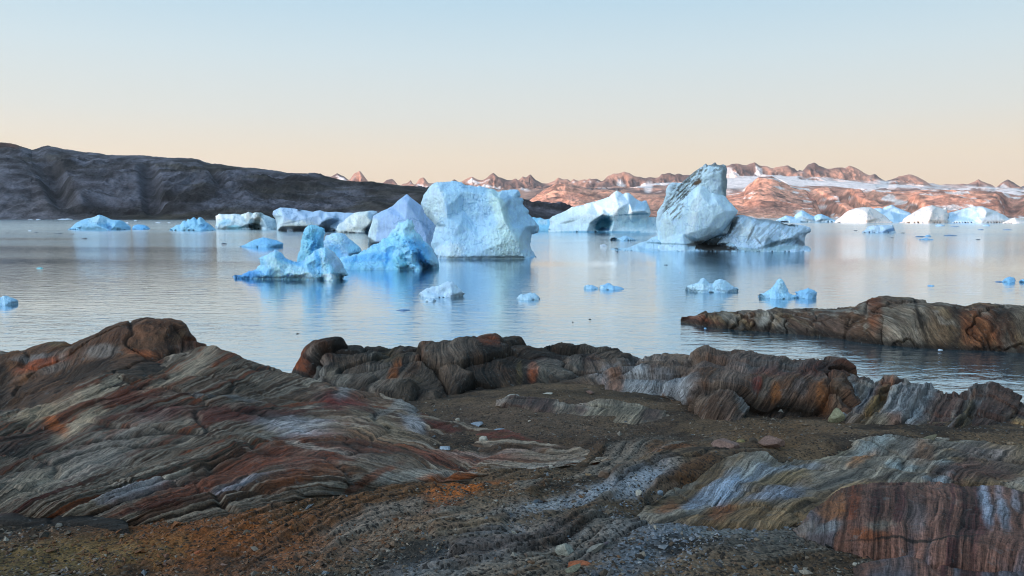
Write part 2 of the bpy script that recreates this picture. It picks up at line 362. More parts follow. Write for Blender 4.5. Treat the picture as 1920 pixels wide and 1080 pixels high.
def build_peaks():
    u0, u1 = 200, 2300; cu = [c[0] for c in PEAKS]; cvv = [c[1] for c in PEAKS]
    snowline = lambda u: np.interp(u, [200, 560, 1100, 1300, 1364, 1450, 1560, 1700, 1800, 2300], [352, 352, 350, 342, 330, 325, 330, 340, 350, 352])
    uu = np.linspace(u0, u1, 160); cr = np.interp(uu, cu, cvv); sl = np.maximum(snowline(uu), cr + 4)
    C = [curve([(u0, -20), (u1, -20)], 6300, True), curve([(u0, 392), (u1, 392)], 7000), curve([(u0, 368), (u1, 368)], 7600),
         curve(list(zip(uu, sl + (368 - sl) * 0.35)), 8300), curve(list(zip(uu, sl)), 9000), curve(list(zip(uu, (sl * 0.55 + cr * 0.45))), 9150), curve(PEAKS, 9350),
         curve([(u0, -20), (u1, -20)], 10400, True)]
    P = loft(C, 1500, 230); U, V = project(P); Nn = grid_normals(P); Nn *= np.sign(Nn[..., 2:3] + 1e-9)
    crest = np.interp(U, cu, cvv); s2 = snowline(U)
    rocky = np.maximum(sstep(6, -4, V - s2 - 10 * fbm(P * np.array([0.003, 0.002, 0.003]), 4, 3)), sstep(0.30, 0.42, fbm(P * np.array([0.004, 0.0015, 0.003]), 4, 33))); back = (P[..., 1] > 9360)
    low = sstep(350, 362, V)
    r = ridged(P * np.array([0.0055, 0.003, 0.0035]), 4, 21, 0.55)
    top = sstep(0, 14, V - crest)
    d = ((-85 * (0.75 - r) - 34 * (0.7 - ridged(P * np.array([0.017, 0.006, 0.011]), 3, 24, 0.6))) * rocky + 55 * ridged(P * 0.0016, 5, 61, 0.55) * low + 10 * fbm(P * 0.0015, 3, 71) * (1 - rocky))
    P = P + Nn * (d * top * np.array(1.0))[..., None]
    mid = 1 - sstep(1290, 1370, U)
    n1 = fbm(P * 0.004, 5, 81)
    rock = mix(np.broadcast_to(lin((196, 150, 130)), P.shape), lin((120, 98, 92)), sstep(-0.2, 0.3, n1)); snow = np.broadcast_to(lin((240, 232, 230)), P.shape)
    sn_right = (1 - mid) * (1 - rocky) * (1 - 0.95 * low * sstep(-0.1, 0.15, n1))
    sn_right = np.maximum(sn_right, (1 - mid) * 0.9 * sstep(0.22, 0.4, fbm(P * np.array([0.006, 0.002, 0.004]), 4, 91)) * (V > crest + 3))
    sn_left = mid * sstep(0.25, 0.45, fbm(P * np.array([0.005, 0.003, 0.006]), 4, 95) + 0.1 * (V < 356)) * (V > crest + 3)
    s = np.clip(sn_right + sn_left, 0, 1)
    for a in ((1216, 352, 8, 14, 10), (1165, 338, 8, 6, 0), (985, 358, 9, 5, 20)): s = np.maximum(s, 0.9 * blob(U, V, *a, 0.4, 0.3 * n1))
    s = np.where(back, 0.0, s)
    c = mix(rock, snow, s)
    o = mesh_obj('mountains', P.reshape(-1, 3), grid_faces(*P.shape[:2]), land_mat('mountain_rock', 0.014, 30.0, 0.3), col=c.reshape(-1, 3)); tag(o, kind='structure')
build_peaks()

def build_foothills():
    u0, u1 = 700, 2300; YB = 4300
    vb = 408.5
    fr = lambda k: [(u, vb + (v - vb) * k) for u, v in FOOT]
    C = [curve([(u0, -25), (u1, -25)], YB - 150, True), curve([(u0, 0), (u1, 0)], YB, True), curve(fr(0.3), YB + 350), curve(fr(0.6), YB + 800), curve(fr(0.85), YB + 1300), curve(FOOT, YB + 1800), curve([(u0, -25), (u1, -25)], YB + 2900, True)]
    P = loft(C, 1500, 260); U, V = project(P); Nn = grid_normals(P); Nn *= np.sign(Nn[..., 2:3] + 1e-9)
    wv = P.copy(); wv[..., 0] += 0.9 * P[..., 1] + 120 * fbm(P * 0.002, 3, 2)
    crest = np.interp(U, [c[0] for c in FOOT], [c[1] for c in FOOT])
    fade = sstep(0, 30, P[..., 2]) * (0.3 + 0.7 * sstep(0, 10, V - crest))
    d = 45 * ridged(wv * np.array([0.0013, 0.0006, 0.002]), 3, 7, 0.5) + 15 * ridged(P * np.array([0.007, 0.005, 0.01]), 5, 9, 0.62) + 8 * fbm(P * 0.02, 3, 10)
    rav = 0
    for a in ((1565, 388, 42, 7, 28), (1600, 378, 36, 6, 25), (1695, 382, 62, 9, 17), (1645, 372, 34, 6, 22), (1550, 402, 22, 8, 40), (1905, 384, 26, 12, 8), (1100, 362, 46, 8, 8), (1190, 376, 40, 8, 12)): rav = rav + blob(U, V, *a, 0.6)
    d = d - 150 * np.clip(rav, 0, 1.2)
    P = P + Nn * (d * fade)[..., None]
    n1 = fbm(P * 0.006, 5, 13)
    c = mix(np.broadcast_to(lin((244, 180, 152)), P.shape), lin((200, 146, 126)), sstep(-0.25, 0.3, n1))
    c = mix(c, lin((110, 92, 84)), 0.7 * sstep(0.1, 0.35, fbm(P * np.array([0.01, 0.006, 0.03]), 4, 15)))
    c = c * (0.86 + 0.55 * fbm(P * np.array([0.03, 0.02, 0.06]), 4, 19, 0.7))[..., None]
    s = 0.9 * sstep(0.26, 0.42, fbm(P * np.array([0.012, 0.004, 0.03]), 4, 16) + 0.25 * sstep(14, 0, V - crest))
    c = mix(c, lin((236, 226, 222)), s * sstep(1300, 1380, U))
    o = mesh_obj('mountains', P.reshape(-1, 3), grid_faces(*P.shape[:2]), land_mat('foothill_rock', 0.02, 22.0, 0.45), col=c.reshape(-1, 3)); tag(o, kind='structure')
build_foothills()

def build_back_hills():
    """the high ground behind the viewer and along the left shore, which keeps the low sun off the near fjord"""
    def ridge(ax, ay, bx, by, width, heights, seed):
        L = math.hypot(bx - ax, by - ay); ux, uy = (bx - ax) / L, (by - ay) / L; nx, ny = -uy, ux
        n, m = 160, 50; s = np.linspace(0, 1, n)[:, None] + np.zeros((1, m)); t_ = np.linspace(-1, 1, m)[None, :] + np.zeros((n, 1))
        hh = np.interp(s, np.linspace(0, 1, len(heights)), heights)
        z = hh * (1 - np.abs(t_) ** 1.3) - 6
        P = np.stack([ax + ux * L * s + nx * width * t_, ay + uy * L * s + ny * width * t_, z], -1)
        P[..., 2] += 0.13 * hh * fbm(P * 0.01, 4, seed) * (1 - np.abs(t_))
        c = mix(np.broadcast_to(lin((100, 92, 86)), P.shape), lin((62, 56, 50)), sstep(-0.2, 0.2, fbm(P * 0.02, 4, seed + 1))) * 0.7
        o = mesh_obj('hills', P.reshape(-1, 3), grid_faces(n, m), land_mat('back_hill_rock', 0.05, 3.0), col=c.reshape(-1, 3)); tag(o, kind='structure')
    ca, sa = math.cos(SUN_AZ), math.sin(SUN_AZ)
    tp = lambda t, p: (t * sa + p * ca, t * ca - p * sa)         # t along the light, p across it
    ridge(*tp(-560, -520), *tp(-560, 1300), 200, [38, 56, 60, 66, 74, 84, 96, 106, 110, 112, 110, 104, 98, 90], 5)   # behind and left of the viewer
    ridge(*tp(-1300, -6450), *tp(-1300, -7620), 300, [340, 600, 670, 690, 680, 600, 400], 12)                        # unseen ridge up the fjord, added to throw shade on the far valley
    ridge(*tp(-2500, -900), *tp(-2500, -3900), 500, [330, 360, 380, 400, 420, 400, 360], 8)                          # west of the left hill
build_back_hills()

def build_haze():
    m = bpy.data.materials.new('fjord_haze'); m.use_nodes = True; t = m.node_tree; t.nodes.clear()
    out = t.nodes.new('ShaderNodeOutputMaterial'); v = t.nodes.new('ShaderNodeVolumePrincipled')
    v.inputs['Color'].default_value = (0.86, 0.90, 1.0, 1); v.inputs['Density'].default_value = 1.8e-5; v.inputs['Anisotropy'].default_value = 0.2
    t.links.new(v.outputs[0], out.inputs['Volume'])
    V = [(x, y, z) for x in (-5100, 9800) for y in (-1800, 13000) for z in (-60, 900)]
    f = [(0, 1, 3, 2), (4, 6, 7, 5), (0, 4, 5, 1), (2, 3, 7, 6), (0, 2, 6, 4), (1, 5, 7, 3)]
    o = mesh_obj('haze', V, f, m, smooth=False, origin=(0, 0, 0)); tag(o, kind='stuff')
build_haze()
# ================================================================ ice
def ice_mat(name, bs, dist, rough=0.55, sss=0.0):
    m, t, b = new_mat(name); n = N(t)
    co = n.coord('Object'); c = n.attr('Col')
    a = n.noise(co, bs, 6, 0.6); d = n.noise(n.mapping(co, (1, 1, 0.35)), bs * 3.5, 4, 0.6)
    f = n.math('ADD', n.math('MULTIPLY', a, 0.6), n.math('MULTIPLY', d, 0.4))
    k = n.remap(f, 0.3, 0.7, 0.80, 1.10)
    kv = n.add('ShaderNodeCombineXYZ', {0: k, 1: k, 2: n.remap(f, 0.3, 0.7, 0.94, 1.03)}).outputs[0]
    t.links.new(n.add('ShaderNodeVectorMath', {0: c, 1: kv}, operation='MULTIPLY').outputs[0], b.inputs['Base Color'])
    b.inputs['Roughness'].default_value = rough; b.inputs['IOR'].default_value = 1.31
    if sss:
        b.inputs['Subsurface Weight'].default_value = sss; b.inputs['Subsurface Radius'].default_value = (0.15, 0.5, 1.0); b.inputs['Subsurface Scale'].default_value = 0.6
    t.links.new(n.bump(f, 0.9, dist), b.inputs['Normal'])
    return m
ICE_FAR = ice_mat('ice_far', 0.5, 0.9); ICE_MID = ice_mat('ice_mid', 1.2, 0.32); ICE_BLUE = ice_mat('ice_blue', 1.4, 0.3, 0.4, 0.12); ICE_NEAR = ice_mat('ice_near', 3.0, 0.12, 0.5, 0.0)
WHITE = lin((214, 232, 242)); PALE = lin((164, 206, 240)); BLUE = lin((156, 216, 250)); DEEP = lin((104, 184, 242)); TURQ = lin((110, 188, 208)); DIRT = lin((112, 104, 92)); DARK = lin((40, 46, 50)); SHADOWED = lin((120, 150, 172))

def seg_dist(Q, A):
    """distance of points Q (n,2) to polyline A"""
    r = np.full(len(Q), 1e9)
    for a, b in zip(A[:-1], A[1:]):
        ab = b - a; t = np.clip(((Q - a) @ ab) / max(ab @ ab, 1e-9), 0, 1); r = np.minimum(r, np.linalg.norm(Q - a - t[:, None] * ab, axis=1))
    return r
def dense(A, step, jit, seed, freq=0.12):
    out = []
    for a, b in zip(A[:-1], A[1:]):
        n = max(1, int(math.hypot(b[0] - a[0], b[1] - a[1]) / step))
        for i in range(n): out.append(a + (b - a) * i / n)
    out.append(A[-1]); out = np.array(out)
    if jit:
        q = np.stack([out[:, 0], out[:, 1], 0 * out[:, 0]], -1) * freq
        e = np.ones(len(out)); e[:2] = 0; e[-2:] = 0
        out[:, 0] += jit * e * fbm(q, 3, seed, 0.65); out[:, 1] += jit * e * fbm(q, 3, seed + 5, 0.65)
    return out
def tri_interp(pts, tris, vals, Q):
    out = np.full(len(Q), np.nan)
    for t in tris:
        a, b, c = pts[t[0]], pts[t[1]], pts[t[2]]
        den = (b[1] - c[1]) * (a[0] - c[0]) + (c[0] - b[0]) * (a[1] - c[1])
        if abs(den) < 1e-9: continue
        l1 = ((b[1] - c[1]) * (Q[:, 0] - c[0]) + (c[0] - b[0]) * (Q[:, 1] - c[1])) / den
        l2 = ((c[1] - a[1]) * (Q[:, 0] - c[0]) + (a[0] - c[0]) * (Q[:, 1] - c[1])) / den
        l3 = 1 - l1 - l2; ok = (l1 > -1e-6) & (l2 > -1e-6) & (l3 > -1e-6)
        out[ok] = l1[ok] * vals[t[0]] + l2[ok] * vals[t[1]] + l3[ok] * vals[t[2]]
    bad = np.isnan(out)
    if bad.any():
        for i in np.where(bad)[0]:
            k = np.argmin(((pts - Q[i]) ** 2).sum(1)); out[i] = vals[k]
    return out

def ice_mesh(top, base, relief=(), step=1.45, jit=1.2, amp=1.0, wl=12.0, seed=1, rim=5.0, thick=None, base_col=WHITE, paint=(), smooth_it=2, Y0=None, stretch=(1, 1, 1), lump=0.0, ridge=0.6):
    """solid lump of ice: traced rim, faceted front relief (d in picture-pixel units), rounded back.
    top: rim points left to right, base: waterline points right to left (ends excluded)."""
    top = [tuple(p) + (0,) * (3 - len(p)) for p in top]
    T = np.array([p[:2] for p in top], float); B = np.array(list(base), float).reshape(-1, 2)
    wv = np.concatenate([T[:1, 1], T[-1:, 1], B[:, 1]])
    wid = T[:, 0].max() - T[:, 0].min()
    if thick is None: thick = wid * 0.3
    if Y0 is None:
        Yn = ywater(wv.max()); Y0 = Yn * (1 + (max([0.3 * thick] + [r[2] for r in relief]) + 15) / F)
    m = Y0 / F                                     # metres per pixel at this berg
    on_water = lambda v: (Y0 - ywater(v)) / m
    lim = thick * 2.5
    tv = [p[2] for p in top]; tv[0] = on_water(T[0, 1]) if T[0, 1] > HOR + 2 else 0; tv[-1] = on_water(T[-1, 1]) if T[-1, 1] > HOR + 2 else 0
    lo = on_water(wv.max()) - (max(12, 0.6 * thick) if wv.max() < 442 else 400); bv = [max(on_water(v), lo) for v in B[:, 1]]; tv[0] = max(tv[0], lo) if T[0, 1] > HOR + 2 else tv[0]; tv[-1] = max(tv[-1], lo) if T[-1, 1] > HOR + 2 else tv[-1]
    R = np.array([(r[0], r[1]) for r in relief], float).reshape(-1, 2); rv = [r[2] for r in relief]
    pts = np.concatenate([T, B, R]); vals = np.array(tv + bv + rv)
    nT, nB = len(T), len(B); ring = list(range(nT + nB))
    res = delaunay_2d_cdt([Vector(p) for p in pts], [(ring[i], ring[(i + 1) % len(ring)]) for i in range(len(ring))], [], 1, 1e-4)
    cpts = np.array([tuple(p) for p in res[0]]); cvals = np.array([vals[o[0]] if o else 0 for o in res[3]]); ctris = res[2]
    # dense triangulation
    Td = dense(T, step, jit, seed); Bd = dense(np.concatenate([T[-1:], B, T[:1]]), step, 0, seed)[1:-1]
    ringp = np.concatenate([Td, Bd]); nt_, nb_ = len(Td), len(Bd)
    x0, y0 = ringp.min(0); x1, y1 = ringp.max(0)
    gx, gy = np.meshgrid(np.arange(x0, x1, step), np.arange(y0, y1, step * 0.87)); gx = gx + (np.arange(gx.shape[0]) % 2)[:, None] * step * 0.5
    G = np.stack([gx.ravel(), gy.ravel()], -1)
    inside = np.zeros(len(G), bool); x, y = G[:, 0], G[:, 1]
    for i in range(len(ringp)):
        a, b = ringp[i], ringp[(i + 1) % len(ringp)]
        if abs(a[1] - b[1]) < 1e-9: continue
        c = ((a[1] > y) != (b[1] > y)) & (x < (b[0] - a[0]) * (y - a[1]) / (b[1] - a[1]) + a[0]); inside ^= c
    G = G[inside]; G = G[seg_dist(G, np.concatenate([ringp, ringp[:1]])) > step * 0.55]
    allp = np.concatenate([ringp, G]); nr = len(ringp)
    res = delaunay_2d_cdt([Vector(p) for p in allp], [(i, (i + 1) % nr) for i in range(nr)], [], 1, 1e-5)
    Q = np.array([tuple(p) for p in res[0]]); tris = np.array([t for t in res[2] if len(t) == 3])
    src = np.array([o[0] if o else -1 for o in res[3]])
    istop = (src >= 0) & (src < nt_); isbase = (src >= nt_) & (src < nt_ + nb_)
    isbase |= (src == 0) | (src == nt_ - 1)
    d = tri_interp(cpts, ctris, cvals, Q)
    dt = seg_dist(Q, Td); db = seg_dist(Q, np.concatenate([Td[-1:], Bd, Td[:1]]))
    # gentle relaxation keeps facets but rounds their edges
    e = np.concatenate([tris[:, [0, 1]], tris[:, [1, 2]], tris[:, [2, 0]]]); fix = istop | isbase
    deg = np.bincount(e[:, 0], minlength=len(Q)) + np.bincount(e[:, 1], minlength=len(Q))
    for _ in range(smooth_it):
        s = np.bincount(e[:, 0], d[e[:, 1]], len(Q)) + np.bincount(e[:, 1], d[e[:, 0]], len(Q))
        d = np.where(fix, d, 0.4 * d + 0.6 * s / np.maximum(deg, 1))
    rr = rim * np.sqrt(np.maximum(0, 1 - (1 - np.minimum(dt / rim, 1)) ** 2)); d = d + rr * np.minimum(1, db / 6.0)
    fade = np.minimum(1, dt / 5.0) * np.minimum(1, db / 4.0)
    q3 = np.stack([Q[:, 0] * stretch[0], Q[:, 1] * stretch[1], d * 0.6], -1) / wl
    nz = ridge * ridged(q3 + 0.6 * fbm(q3 * 0.7, 2, seed + 31)[:, None], 4, seed, 0.55) + (1 - ridge) * fbm(q3 * 1.3, 4, seed + 9, 0.6)
    if lump:
        f1, f2, _id = cells(np.stack([Q[:, 0], Q[:, 1], d * 0.8], -1) / (wl * 0.9), seed + 3); nz = nz + lump * (0.75 - f1 * 1.3)
    gt = 0.25 + 0.9 * sstep(-0.25, 0.35, fbm(q3 * 0.45 + 7, 3, seed + 45))
    nz = nz * (0.5 + 0.5 * gt) + gt * (0.42 * ridged(q3 * 3.7, 3, seed + 41, 0.65) + 0.25 * fbm(q3 * 9, 2, seed + 43))
    d = d + amp * 2.2 * nz * fade
    P = at(Q[:, 0], Q[:, 1], Y0 - d * m)
    tb = thick * np.sqrt(np.maximum(0, 1 - (1 - np.minimum(dt / thick, 1)) ** 2)) * 0.8
    PB = P.copy(); PB[:, 1] = Y0 + tb * m + 0.6 * amp * m * 2 * fbm(q3 + 50, 3, seed) * fade
    PB[:, 1] = np.maximum(PB[:, 1], P[:, 1] + 0.02 * m)
    P[isbase, 2] = -0.35; PB[isbase, 2] = -0.35
    keep = istop & ~isbase                       # rim vertices shared by both halves
    mp = np.arange(len(Q)) + len(Q); mp[keep] = np.where(keep)[0]
    a_ = P[tris]; nrm = np.cross(a_[:, 1] - a_[:, 0], a_[:, 2] - a_[:, 0])
    flip = nrm[:, 1].mean() > 0
    tf = tris[:, ::-1] if flip else tris
    Fc = np.concatenate([tf, mp[tf[:, ::-1]]]); V = np.concatenate([P, PB])
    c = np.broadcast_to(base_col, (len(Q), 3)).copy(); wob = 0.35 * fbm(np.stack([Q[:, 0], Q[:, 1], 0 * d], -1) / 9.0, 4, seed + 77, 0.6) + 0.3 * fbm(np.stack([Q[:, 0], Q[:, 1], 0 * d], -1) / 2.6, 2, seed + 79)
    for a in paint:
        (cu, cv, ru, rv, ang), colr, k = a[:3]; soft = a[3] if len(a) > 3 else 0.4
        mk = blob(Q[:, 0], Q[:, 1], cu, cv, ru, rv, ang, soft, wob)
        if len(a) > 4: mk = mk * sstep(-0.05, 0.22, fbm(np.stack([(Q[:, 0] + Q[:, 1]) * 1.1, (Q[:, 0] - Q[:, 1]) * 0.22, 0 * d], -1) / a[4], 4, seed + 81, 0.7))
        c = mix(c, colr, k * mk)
    qc = np.stack([Q[:, 0], Q[:, 1], 0 * d], -1); e1, e2, _i = cells(qc / (wl * 1.9) + 0.5 * fbm(qc / 14.0, 3, seed + 91)[:, None], seed + 92)
    crk = (1 - sstep(0.0, 0.05, e2 - e1)) * sstep(0.0, 0.3, fbm(qc / 30.0 + 4, 2, seed + 93)); c = mix(c, c * np.array([0.5, 0.62, 0.72]), 0.8 * crk)
    c = c * (1 + 0.16 * fbm(qc / np.array([3.2, 15.0, 1.0]), 4, seed + 94, 0.6))[:, None] * np.array([0.90, 1.0, 0.985])
    c = np.concatenate([c, c])
    used = np.unique(Fc); rm = np.zeros(len(V), int); rm[used] = np.arange(len(used))
    return V[used], rm[Fc], c[used]

def berg(name, label, mat, group='icebergs adrift on the fjord', cat='iceberg', parent=None, **k):
    V, Fc, c = ice_mesh(**k)
    o = mesh_obj(name, V, Fc, mat, parent, col=c)
    if parent is None: tag(o, label, cat, group)
    return o
def root(name, loc, label, cat, group=None):
    o = bpy.data.objects.new(name, None); COL.objects.link(o); o.location = loc; o['_o'] = list(loc); return tag(o, label, cat, group)

def build_big_bergs():
    # broad steep berg in the middle of the fjord
    berg('iceberg', 'broad steep blue-white iceberg, the widest, with a rough vertical rib near its right end', ICE_MID,
        top=[(822, 485.5), (812, 470), (808, 455), (812, 440), (818, 425), (812, 417), (803, 408), (795, 398), (790, 382), (793, 367), (803, 352), (811, 345), (820, 341), (840, 340), (855, 339), (867, 341), (872, 346), (885, 349), (902, 350), (920, 354), (935, 359), (942, 357), (962, 356), (972, 356), (977, 365), (975, 369), (982, 374), (980, 382), (983, 387), (991, 394), (990, 401), (1000, 412), (1010, 422), (1012, 430), (1008, 437), (997, 440), (995, 450), (994, 460), (998, 470), (1003, 479), (1007, 483)],
        base=[(985, 485), (930, 485.5), (870, 485.8), (840, 485.8)],
        relief=[(822, 350, 26), (829, 365, 42), (837, 388, 56), (838, 412, 62), (800, 372, 8), (806, 395, 14), (822, 418, 36), (870, 358, 34), (870, 395, 36), (890, 420, 46), (905, 365, 40), (922, 362, 46), (933, 372, 60), (940, 392, 74), (946, 412, 84), (956, 430, 92), (972, 450, 96), (975, 470, 98), (950, 395, 40), (962, 420, 46), (985, 425, 30), (985, 450, 36), (960, 370, 16), (925, 400, 60), (925, 430, 84), (938, 455, 104), (840, 424, 70), (862, 420, 72), (882, 430, 66), (900, 448, 84), (850, 445, 84), (870, 465, 96), (905, 470, 104), (830, 455, 70)],
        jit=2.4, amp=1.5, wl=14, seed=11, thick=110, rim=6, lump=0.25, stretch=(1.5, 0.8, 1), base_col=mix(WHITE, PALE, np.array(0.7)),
        paint=[((875, 375, 50, 45, 0), lin((170, 208, 236)), 0.6, 0.6), ((812, 385, 22, 45, -5), WHITE, 0.9, 0.3), ((938, 400, 13, 55, -18), lin((214, 236, 232)), 0.9, 0.5), ((950, 455, 36, 30, 20), lin((208, 232, 234)), 0.8, 0.6), ((985, 400, 30, 40, 0), lin((160, 200, 230)), 0.6, 0.6), ((845, 470, 22, 14, 0), lin((226, 230, 230)), 0.5)])  # whiter lit left face and bluer shaded middle face put into the colour
    # peaked tent-shaped berg in front of it
    berg('iceberg', 'smooth tent-shaped pale lilac-blue iceberg with one sharp peak, left of the broad steep one', ICE_MID,
        top=[(690, 457), (689, 445), (693, 430), (697, 417), (700, 405), (708, 400), (720, 394), (735, 387), (745, 377), (755, 370), (763, 364), (770, 370), (780, 378), (791, 386), (796, 397), (806, 408), (815, 418), (820, 430), (826, 445), (830, 466)],
        base=[(800, 468), (760, 466), (720, 462)],
        relief=[(699, 440, 12), (702, 420, 16), (704, 455, 22), (708, 410, 20), (730, 400, 34), (763, 380, 44), (760, 410, 56), (740, 430, 58), (785, 410, 50), (800, 440, 60), (730, 455, 60), (770, 445, 66)],
        jit=1.0, amp=0.5, wl=22, seed=5, thick=60, rim=3.5, base_col=lin((170, 196, 234)), ridge=0.3,
        paint=[((697, 435, 10, 34, 6), WHITE, 0.95, 0.3), ((822, 462, 14, 16, 0), WHITE, 0.5)])  # lit left side painted white over the bluer shaded face

    # bright blue jagged berg, in four lumps frozen together
    yb = float(ywater(512)); r = root('iceberg', (float(at(640, 512, yb)[0]), yb, 0), 'vivid blue jagged iceberg with a blunt standing pillar, low in front of the larger icebergs', 'iceberg', 'icebergs adrift on the fjord')
    berg('ice_block', None, ICE_BLUE, parent=r, top=[(600, 492), (603, 470), (604, 455), (612, 442), (622, 438), (632, 435), (642, 437), (652, 446), (664, 455), (674, 463), (678, 472), (680, 490)], base=[(640, 494)],
        relief=[(632, 448, 16), (645, 465, 22), (620, 462, 14), (655, 475, 24), (640, 485, 26), (610, 480, 10)], jit=2.2, amp=1.5, wl=13, seed=22, thick=40, base_col=PALE, paint=[((668, 470, 18, 14, 30), BLUE, 0.9), ((625, 475, 18, 16, 0), DEEP, 0.7), ((632, 446, 16, 9, 10), lin((206, 238, 250)), 0.8)])
    berg('ice_mass', None, ICE_BLUE, parent=r, top=[(632, 504), (634, 492), (640, 484), (655, 480), (670, 475), (684, 469), (700, 460), (712, 455), (720, 447), (728, 444), (734, 433), (741, 428), (746, 419), (755, 414), (765, 411), (773, 415), (776, 425), (774, 430), (780, 434), (788, 442), (794, 452), (806, 460), (812, 472), (820, 485), (823, 494), (824, 501)],
        base=[(812, 503), (795, 502), (788, 507), (765, 505), (750, 506), (720, 506), (680, 506), (655, 506)],
        relief=[(765, 424, 14), (755, 432, 24), (745, 445, 26), (762, 448, 44), (775, 445, 30), (735, 460, 36), (752, 465, 52), (770, 470, 62), (785, 468, 44), (742, 485, 62), (748, 497, 70), (762, 490, 52), (772, 480, 70), (775, 496, 64), (795, 480, 40), (803, 492, 36), (785, 488, 22), (715, 470, 24), (700, 478, 30), (715, 492, 44), (690, 492, 40), (665, 495, 34), (660, 487, 24), (728, 475, 26), (730, 495, 38), (810, 490, 30)],
        jit=4.0, amp=2.9, wl=13, seed=33, thick=80, rim=4, lump=1.0, base_col=BLUE,
        paint=[((760, 428, 26, 18, 0), lin((190, 230, 244)), 0.9, 0.5), ((745, 452, 26, 12, -20), lin((150, 214, 242)), 0.8), ((788, 470, 30, 15, 35), DEEP, 0.9), ((748, 492, 14, 16, 0), lin((140, 212, 238)), 0.9), ((690, 485, 44, 9, -8), DEEP, 0.8), ((690, 497, 50, 7, 0), BLUE, 0.9), ((800, 497, 18, 8, 10), lin((70, 132, 190)), 0.6), ((728, 478, 8, 20, 25), DEEP, 0.6), ((815, 485, 8, 14, 0), lin((170, 214, 240)), 0.6)])
    berg('ice_pillar', None, ICE_BLUE, parent=r, top=[(557, 508), (558, 488), (560, 474), (563, 462), (566, 448), (569, 436), (571, 428), (577, 423), (584, 420), (592, 422), (600, 425), (607, 427), (608, 436), (605, 448), (606, 458), (604, 468), (606, 482), (608, 508)], base=[(583, 511)],
        relief=[(578, 440, 14), (590, 450, 16), (600, 445, 8), (575, 470, 18), (590, 475, 14), (585, 495, 22), (597, 465, 6)], jit=3.0, amp=2.2, wl=11, seed=44, thick=32, base_col=lin((130, 204, 240)), stretch=(1.5, 0.8, 1), lump=0.5,
        paint=[((584, 428, 14, 9, 0), lin((150, 208, 232)), 0.8), ((592, 465, 10, 26, 5), DEEP, 0.85), ((571, 470, 8, 26, -6), lin((160, 222, 246)), 0.8), ((577, 495, 18, 14, 0), BLUE, 0.6)])
    berg('ice_ridge', None, ICE_BLUE, parent=r, top=[(434, 519), (445, 516), (455, 514), (468, 508), (482, 504), (488, 496), (487, 488), (484, 484), (492, 480), (502, 476), (510, 474), (516, 469), (522, 473), (528, 480), (537, 487), (547, 491), (558, 491), (568, 489), (576, 481), (583, 474), (592, 469), (603, 465), (609, 463), (618, 468), (626, 474), (634, 484), (640, 493), (643, 503), (648, 510), (652, 516), (645, 519), (640, 521)],
        base=[(632, 523), (625, 527), (612, 526.5), (606, 524), (590, 525.5), (560, 524), (520, 523.5), (480, 523), (450, 522)],
        relief=[(500, 487, 14), (516, 480, 20), (525, 490, 16), (520, 500, 28), (505, 505, 24), (540, 498, 14), (545, 505, 30), (560, 505, 24), (560, 515, 38), (575, 495, 26), (580, 510, 40), (588, 500, 18), (592, 485, 28), (596, 510, 28), (601, 478, 14), (604, 500, 30), (609, 480, 30), (615, 495, 34), (622, 512, 44), (616, 518, 50), (630, 500, 22), (638, 512, 16), (480, 512, 16), (460, 517, 8), (500, 516, 24), (535, 515, 30), (609, 466, 8)],
        jit=3.0, amp=2.1, wl=11, seed=55, thick=46, rim=4, stretch=(1.4, 0.7, 1), base_col=lin((160, 214, 244)),
        paint=[((513, 500, 12, 26, -15), lin((200, 234, 244)), 0.7), ((460, 516, 34, 9, -8), lin((84, 158, 224)), 0.9), ((550, 489, 24, 8, 20), DEEP, 0.7), ((545, 505, 28, 10, 15), lin((200, 232, 244)), 0.7), ((596, 492, 5, 24, -10), DEEP, 0.75), ((606, 490, 4, 22, -12), lin((206, 236, 246)), 0.8), ((615, 495, 6, 22, -25), BLUE, 0.6), ((630, 492, 12, 26, -30), lin((176, 202, 230)), 0.7), ((618, 520, 12, 8, 0), WHITE, 1.0, 0.25), ((575, 517, 26, 7, 5), lin((210, 230, 238)), 0.6), ((505, 513, 10, 12, 0), DEEP, 0.6)])

